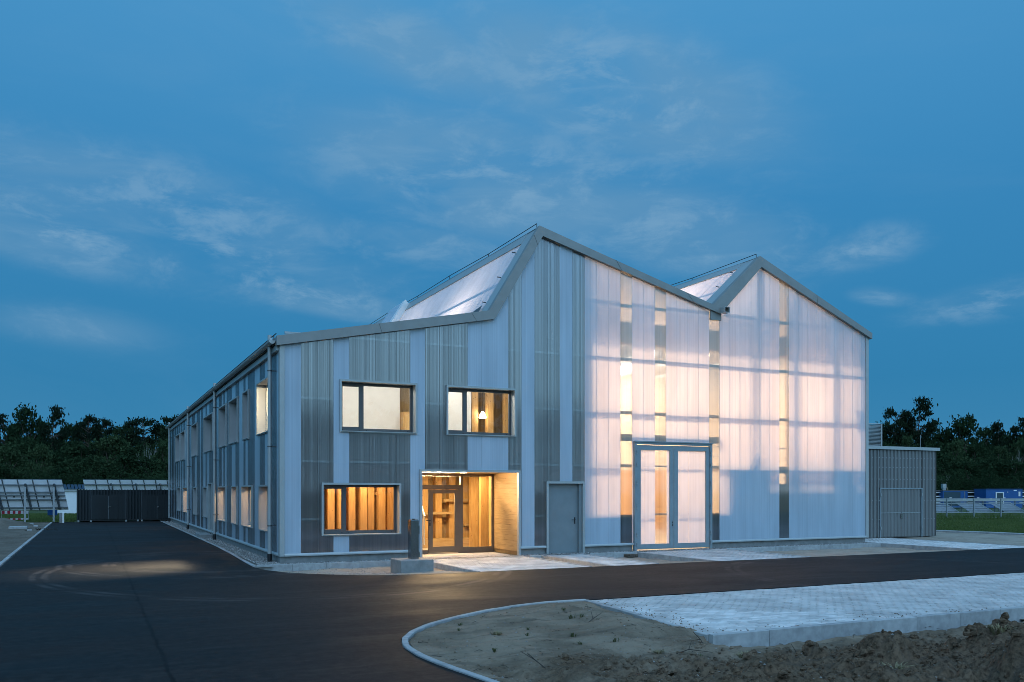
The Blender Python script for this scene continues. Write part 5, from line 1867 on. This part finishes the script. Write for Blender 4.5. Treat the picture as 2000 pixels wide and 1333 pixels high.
for _ in range(26000):
    u, D = R.uniform(1815, 2030), 40 + 33 * R.random() ** 1.2
    p = world(u, 958, D)
    if p.x < 33.9:
        continue
    blade(p.x, p.y, R.uniform(.04, .11) if D < 60 else R.uniform(.12, .40))
for _ in range(16000):
    u, D = R.uniform(-30, 160), R.uniform(55.0, 74)
    p = world(u, 958, D)
    if p.y > 37.9 and not (p.x > -5.6 and p.y < 40):
        blade(p.x, p.y, R.uniform(.05, .16), -.02)
obj('grass', mb, MAT['lawn'], kind='stuff')

# ------------------------------------------------------------------ trees
def leafquad(m, c, s, rr, flat=0.0):
    n = Vector((rr.gauss(0, 1), rr.gauss(0, 1), rr.gauss(0, 1) * (1 - flat) + flat * 2.2)).normalized()
    a = n.orthogonal().normalized()
    a = Matrix.Rotation(rr.random() * 6.28, 3, n) @ a
    b = n.cross(a)
    a *= s
    b *= s * rr.uniform(.45, .8)
    m.quad(tuple(c - a), tuple(c - b * .9 + a * .1), tuple(c + a), tuple(c + b))


def tree_meshes(kind, seed):
    """unit tree, height 1 (crown about 0.7 wide): returns trunk mesh, crown mesh"""
    rr = random.Random(seed)
    tr, cr = MB(), MB()
    jit = lambda s: Vector((rr.gauss(0, s), rr.gauss(0, s), 0))
    if kind == 'pine':
        p = [Vector((0, 0, -.02))]
        for k in range(1, 7):
            p.append(Vector((0, 0, k / 6 * .96)) + jit(.010))
        tr.tube(p, [.020, .018, .016, .013, .011, .008, .004], 6)
        for k in range(26):
            z = .50 + .47 * rr.random() ** .8
            rad = .26 * math.sin(math.pi * min(1, (1.04 - z) / .5)) ** .7 + .04
            a = rr.random() * 6.28
            L = rad * rr.uniform(.5, 1.0)
            c = Vector((L * math.cos(a), L * math.sin(a), z + .03))
            tr.tube([(0, 0, z - .03), tuple(c * .6 + Vector((0, 0, z * .4 - .005))), tuple(c)], [.006, .004, .002], 4)
            for q in range(85):
                o = Vector((rr.gauss(0, .055), rr.gauss(0, .055), rr.gauss(0, .015)))
                leafquad(cr, c + o, rr.uniform(.013, .026), rr, .45)
    elif kind in ('broad', 'round'):
        p = [Vector((0, 0, -.02))]
        for k in range(1, 6):
            p.append(Vector((0, 0, k / 5 * .7)) + jit(.02))
        tr.tube(p, [.025, .021, .018, .014, .010, .005], 6)
        n = 52
        for k in range(n):
            z = .16 + .80 * rr.random()
            t = (z - .16) / .80
            rad = .36 * math.sin(math.pi * (0.14 + .82 * t)) ** .6
            a = rr.random() * 6.28
            L = rad * rr.uniform(.35, 1.0)
            c = Vector((L * math.cos(a), L * math.sin(a), z))
            if k % 3 == 0:
                s = p[min(5, max(1, int(z * 5)))]
                tr.tube([tuple(s), tuple(s.lerp(c, .6) + jit(.01)), tuple(c)], [.008, .005, .002], 4)
            cs = rr.uniform(.035, .068)
            for q in range(62):
                o = Vector((rr.gauss(0, cs), rr.gauss(0, cs), rr.gauss(0, cs * .62)))
                leafquad(cr, c + o, rr.uniform(.015, .030), rr, .35)
    elif kind == 'cone':
        tr.tube([(0, 0, -.02), (.005, 0, .5), (0, .004, .98)], [.020, .012, .003], 6)
        for k in range(60):
            z = .06 + .90 * rr.random()
            rad = .24 * (1.0 - z) ** .8 + .015
            a = rr.random() * 6.28
            L = rad * rr.uniform(.5, 1.0)
            c = Vector((L * math.cos(a), L * math.sin(a), z))
            for q in range(42):
                o = Vector((rr.gauss(0, .035), rr.gauss(0, .035), rr.gauss(0, .018)))
                leafquad(cr, c + o, rr.uniform(.014, .024), rr, .35)
        for q in range(40):
            leafquad(cr, Vector((rr.gauss(0, .008), rr.gauss(0, .008), .9 + .1 * rr.random())), .012, rr)
    elif kind == 'bare':
        def branch(s, d, L, r, lv):
            e = s + d * L
            mid_ = s.lerp(e, .5) + jit(.012)
            tr.tube([tuple(s), tuple(mid_), tuple(e)], [r, r * .75, r * .5], 5)
            if lv:
                for _ in range(3):
                    nd = (d + Vector((rr.gauss(0, .5), rr.gauss(0, .5), rr.gauss(.1, .25)))).normalized()
                    branch(s.lerp(e, rr.uniform(.5, 1)), nd, L * .62, r * .5, lv - 1)
            else:
                for q in range(16):
                    leafquad(cr, e + Vector((rr.gauss(0, .03), rr.gauss(0, .03), rr.gauss(0, .03))), .010, rr)
        branch(Vector((0, 0, 0)), Vector((-.12, 0, 1)).normalized(), .45, .020, 3)
        branch(Vector((0, 0, .1)), Vector((.20, 0, 1)).normalized(), .42, .016, 3)
    elif kind == 'bush':
        tr.tube([(0, 0, -.05), (.02, 0, .5)], [.02, .008], 5)
        for k in range(34):
            z = .05 + .85 * rr.random()
            rad = .48 * math.sin(math.pi * (0.28 + .66 * z)) ** .6
            a = rr.random() * 6.28
            L = rad * rr.uniform(.2, 1.0)
            c = Vector((L * math.cos(a), L * math.sin(a), z))
            cs = rr.uniform(.06, .10)
            for q in range(58):
                o = Vector((rr.gauss(0, cs), rr.gauss(0, cs), rr.gauss(0, cs * .8)))
                leafquad(cr, c + o, rr.uniform(.014, .027), rr, .2)
    return tr.mesh('trunk'), cr.mesh('crown')


KIND_MAT = {'pine': ('bark', 'needle'), 'broad': ('bark', 'leaf'), 'round': ('bark', 'leaf_pale'), 'cone': ('bark', 'needle'), 'bare': ('birch', 'leaf_pale'), 'bush': ('bark', 'leaf')}
SPAN = {'pine': .62, 'broad': .80, 'round': .80, 'cone': .52, 'bare': .8, 'bush': 1.1}
NAMES = {'pine': 'pine_tree', 'broad': 'broadleaf_tree', 'round': 'broadleaf_tree', 'cone': 'conifer_tree', 'bare': 'birch_tree', 'bush': 'shrub'}
CATS = {'pine': 'pine tree', 'broad': 'tree', 'round': 'tree', 'cone': 'conifer', 'bare': 'birch tree', 'bush': 'shrub'}
POOL = {}
LATER = {}


def tree(kind, u, vtop, wpx, D, label, group=None, variant=None):
    v = variant if variant is not None else R.randrange(3)
    if (kind, v) not in POOL:
        POOL[kind, v] = tree_meshes(kind, hash((kind == 'pine', kind == 'bush', len(kind))) % 1000 + v * 17 + len(kind) * 5)
        for me, mk in zip(POOL[kind, v], KIND_MAT[kind]):
            me.materials.append(MAT[mk])
    p = world(u, 958, D)
    h = CAM[2] + (HORIZON - vtop) / FPX * D + .1
    w = wpx / FPX * D / SPAN[kind]
    rot = R.random() * 6.28 if kind != 'bare' else 0
    root = thing(NAMES[kind], label, CATS[kind], (p.x, p.y, -.1), group)
    if '{}' in label:
        LATER.setdefault(label, []).append(root)
    root.rotation_euler = (0, 0, rot)
    root.scale = (w, w, h)
    for nm, me in zip(('trunk', 'crown'), POOL[kind, v]):
        o = bpy.data.objects.new(nm, me)
        COL.objects.link(o)
        o.parent = root
    return root


GL = 'trees of the wood behind the solar arrays'
LB = 'dark leafy tree in the back row of the left wood, {} from the left'
LM = 'dark leafy tree in the lower front of the left wood, {} from the left'
# left wood, back row
tree('pine', 8, 812, 60, 118, 'ragged pine top at the left edge of the left wood', GL)
tree('broad', 56, 796, 92, 116, 'tallest dense dark tree of the left wood, left of the umbrella shaped pine', GL)
tree('pine', 104, 799, 50, 112, 'umbrella shaped pine with a bare trunk above the left wood', GL, 1)
tree('pine', 172, 815, 46, 118, 'pine with two dark tops over the middle of the left wood', GL)
tree('pine', 203, 821, 34, 120, 'small dark pine top right of the double top in the left wood', GL)
tree('pine', 280, 818, 64, 118, 'broad dark pine above the bare white branches in the left wood', GL)
tree('pine', 340, 815, 56, 118, 'dark pine half hidden by the far corner of the hall', GL)
for u, v, w in ((-40, 820, 90), (30, 830, 80), (82, 826, 70), (132, 829, 80), (155, 828, 70), (190, 832, 70), (230, 833, 80), (255, 829, 60), (312, 831, 80), (350, 830, 80), (390, 835, 90)):
    tree('broad', u, v, w, R.uniform(119, 126), LB, GL)
# left wood, middle and front
tree('round', 20, 870, 90, 96, 'pale rounded tree at the lower left of the left wood', GL)
tree('round', 78, 870, 74, 92, 'pale feathery tree just behind the near solar array', GL)
tree('round', 215, 852, 120, 104, 'wide spreading bright green tree in the middle of the left wood', GL)
tree('bare', 285, 844, 46, 101, 'birch with bare pale branches near the hall in the left wood', GL)
tree('round', 325, 858, 70, 100, 'olive green tree beside the far end of the hall', GL)
for u, v, w, D in ((-20, 855, 90, 105), (110, 880, 80, 100), (150, 865, 90, 106), (140, 895, 90, 95), (185, 893, 90, 94), (240, 890, 100, 93), (290, 893, 90, 94), (335, 895, 80, 93), (50, 858, 90, 106), (265, 868, 90, 104), (0, 905, 90, 90), (120, 915, 90, 90), (380, 870, 90, 104)):
    tree('broad', u, v, w, D, LM, GL)
for u in range(-40, 400, 34):
    tree('bush', u, R.uniform(912, 928), 70, R.uniform(86, 92), 'bushy shrub at the foot of the left wood, {} from the left', 'shrubs at the foot of the left wood')
# right wood
GR = 'trees of the wood behind the annex shed'
RB = 'dark leafy tree in the back row of the right wood, {} from the left'
RM = 'dark leafy tree in the lower front of the right wood, {} from the left'
tree('pine', 1750, 800, 46, 150, 'shorter pine left of the tallest pine above the annex shed', GR, 0)
tree('pine', 1768, 808, 34, 152, 'slim dark pine between the two tall ones above the annex shed', GR, 2)
tree('pine', 1796, 783, 60, 150, 'tallest layered pine above the annex shed', GR, 1)
tree('broad', 1885, 814, 96, 150, 'broad dark round crowned tree above the left blue container', GR)
tree('cone', 1950, 820, 60, 150, 'pointed dark conifer above the right blue container', GR)
tree('cone', 1982, 832, 44, 152, 'thin topped conifer near the right edge of the picture', GR)
tree('pine', 2006, 820, 50, 150, 'pine cut by the right edge of the picture', GR)
for u, v, w in ((1700, 832, 60), (1728, 826, 60), (1775, 838, 80), (1825, 830, 60), (1850, 838, 70), (1925, 836, 80), (1965, 846, 80), (2010, 845, 90), (1660, 840, 90), (2060, 840, 90)):
    tree('broad', u, v, w, R.uniform(153, 160), RB, GR)
tree('round', 1772, 852, 56, 140, 'grey green rounded tree top right behind the louvre box', GR)
tree('round', 1866, 862, 72, 132, 'fresh green tree just right of the annex shed', GR)
tree('round', 1952, 872, 66, 130, 'pale leafy birch like tree behind the right blue container', GR)
tree('round', 1998, 858, 70, 128, 'pale leafy tree at the right edge of the wood', GR)
tree('bare', 1990, 868, 40, 127, 'birch with pale bare branches at the right edge of the wood', GR)
tree('bare', 1846, 915, 24, 118, 'small bare birch right of the annex shed at the foot of the wood', GR)
for u, v, w, D in ((1725, 862, 70, 142), (1820, 866, 80, 140), (1905, 868, 90, 138), (1930, 895, 90, 124), (1845, 892, 80, 124), (1890, 900, 90, 122), (1975, 900, 90, 122), (2020, 890, 90, 124), (1810, 900, 80, 122), (1700, 880, 80, 140), (2050, 870, 90, 130), (1760, 890, 80, 138)):
    tree('broad', u, v, w, D, RM, GR)
for u in range(1690, 2060, 30):
    tree('bush', u, R.uniform(915, 932), 64, R.uniform(108, 116), 'bushy shrub at the foot of the right wood, {} from the left', 'shrubs at the foot of the right wood')

for lab, roots in LATER.items():
    for k, o in enumerate(sorted(roots, key=across)):
        o['label'] = lab.format(ORD[k])

# far-off woods closing the clearing on every side: one mass of foliage each
rr = random.Random(5)
mb = MB()


def mass(pt, h, spread, n, s):
    for _ in range(n):
        z = h * rr.random() ** .9
        leafquad(mb, Vector((pt.x + rr.gauss(0, spread), pt.y + rr.gauss(0, spread), z)), s * rr.uniform(.6, 1.3), rr)


for k in range(80):
    u = -200 + 640 * k / 80
    mass(world(u, 958, 130), 9.0 + rr.uniform(-1.2, 1.0), 2.0, 130, .55)
for k in range(80):
    u = 1560 + 640 * k / 80
    mass(world(u, 958, 166), 11.0 + rr.uniform(-1.5, 1.2), 2.2, 130, .65)
obj('woods', mb, MAT['leaf'], kind='stuff')
mb = MB()
for k in range(150):
    a = math.radians(112 + 215 * k / 150)
    rad = 95 + rr.uniform(-6, 6)
    mass(Vector((CAM[0] + rad * math.cos(a), CAM[1] + rad * math.sin(a), 0)), 14.5 + rr.uniform(-2, 2.5), 2.6, 110, .9)
obj('woods', mb, MAT['leaf'], kind='stuff')
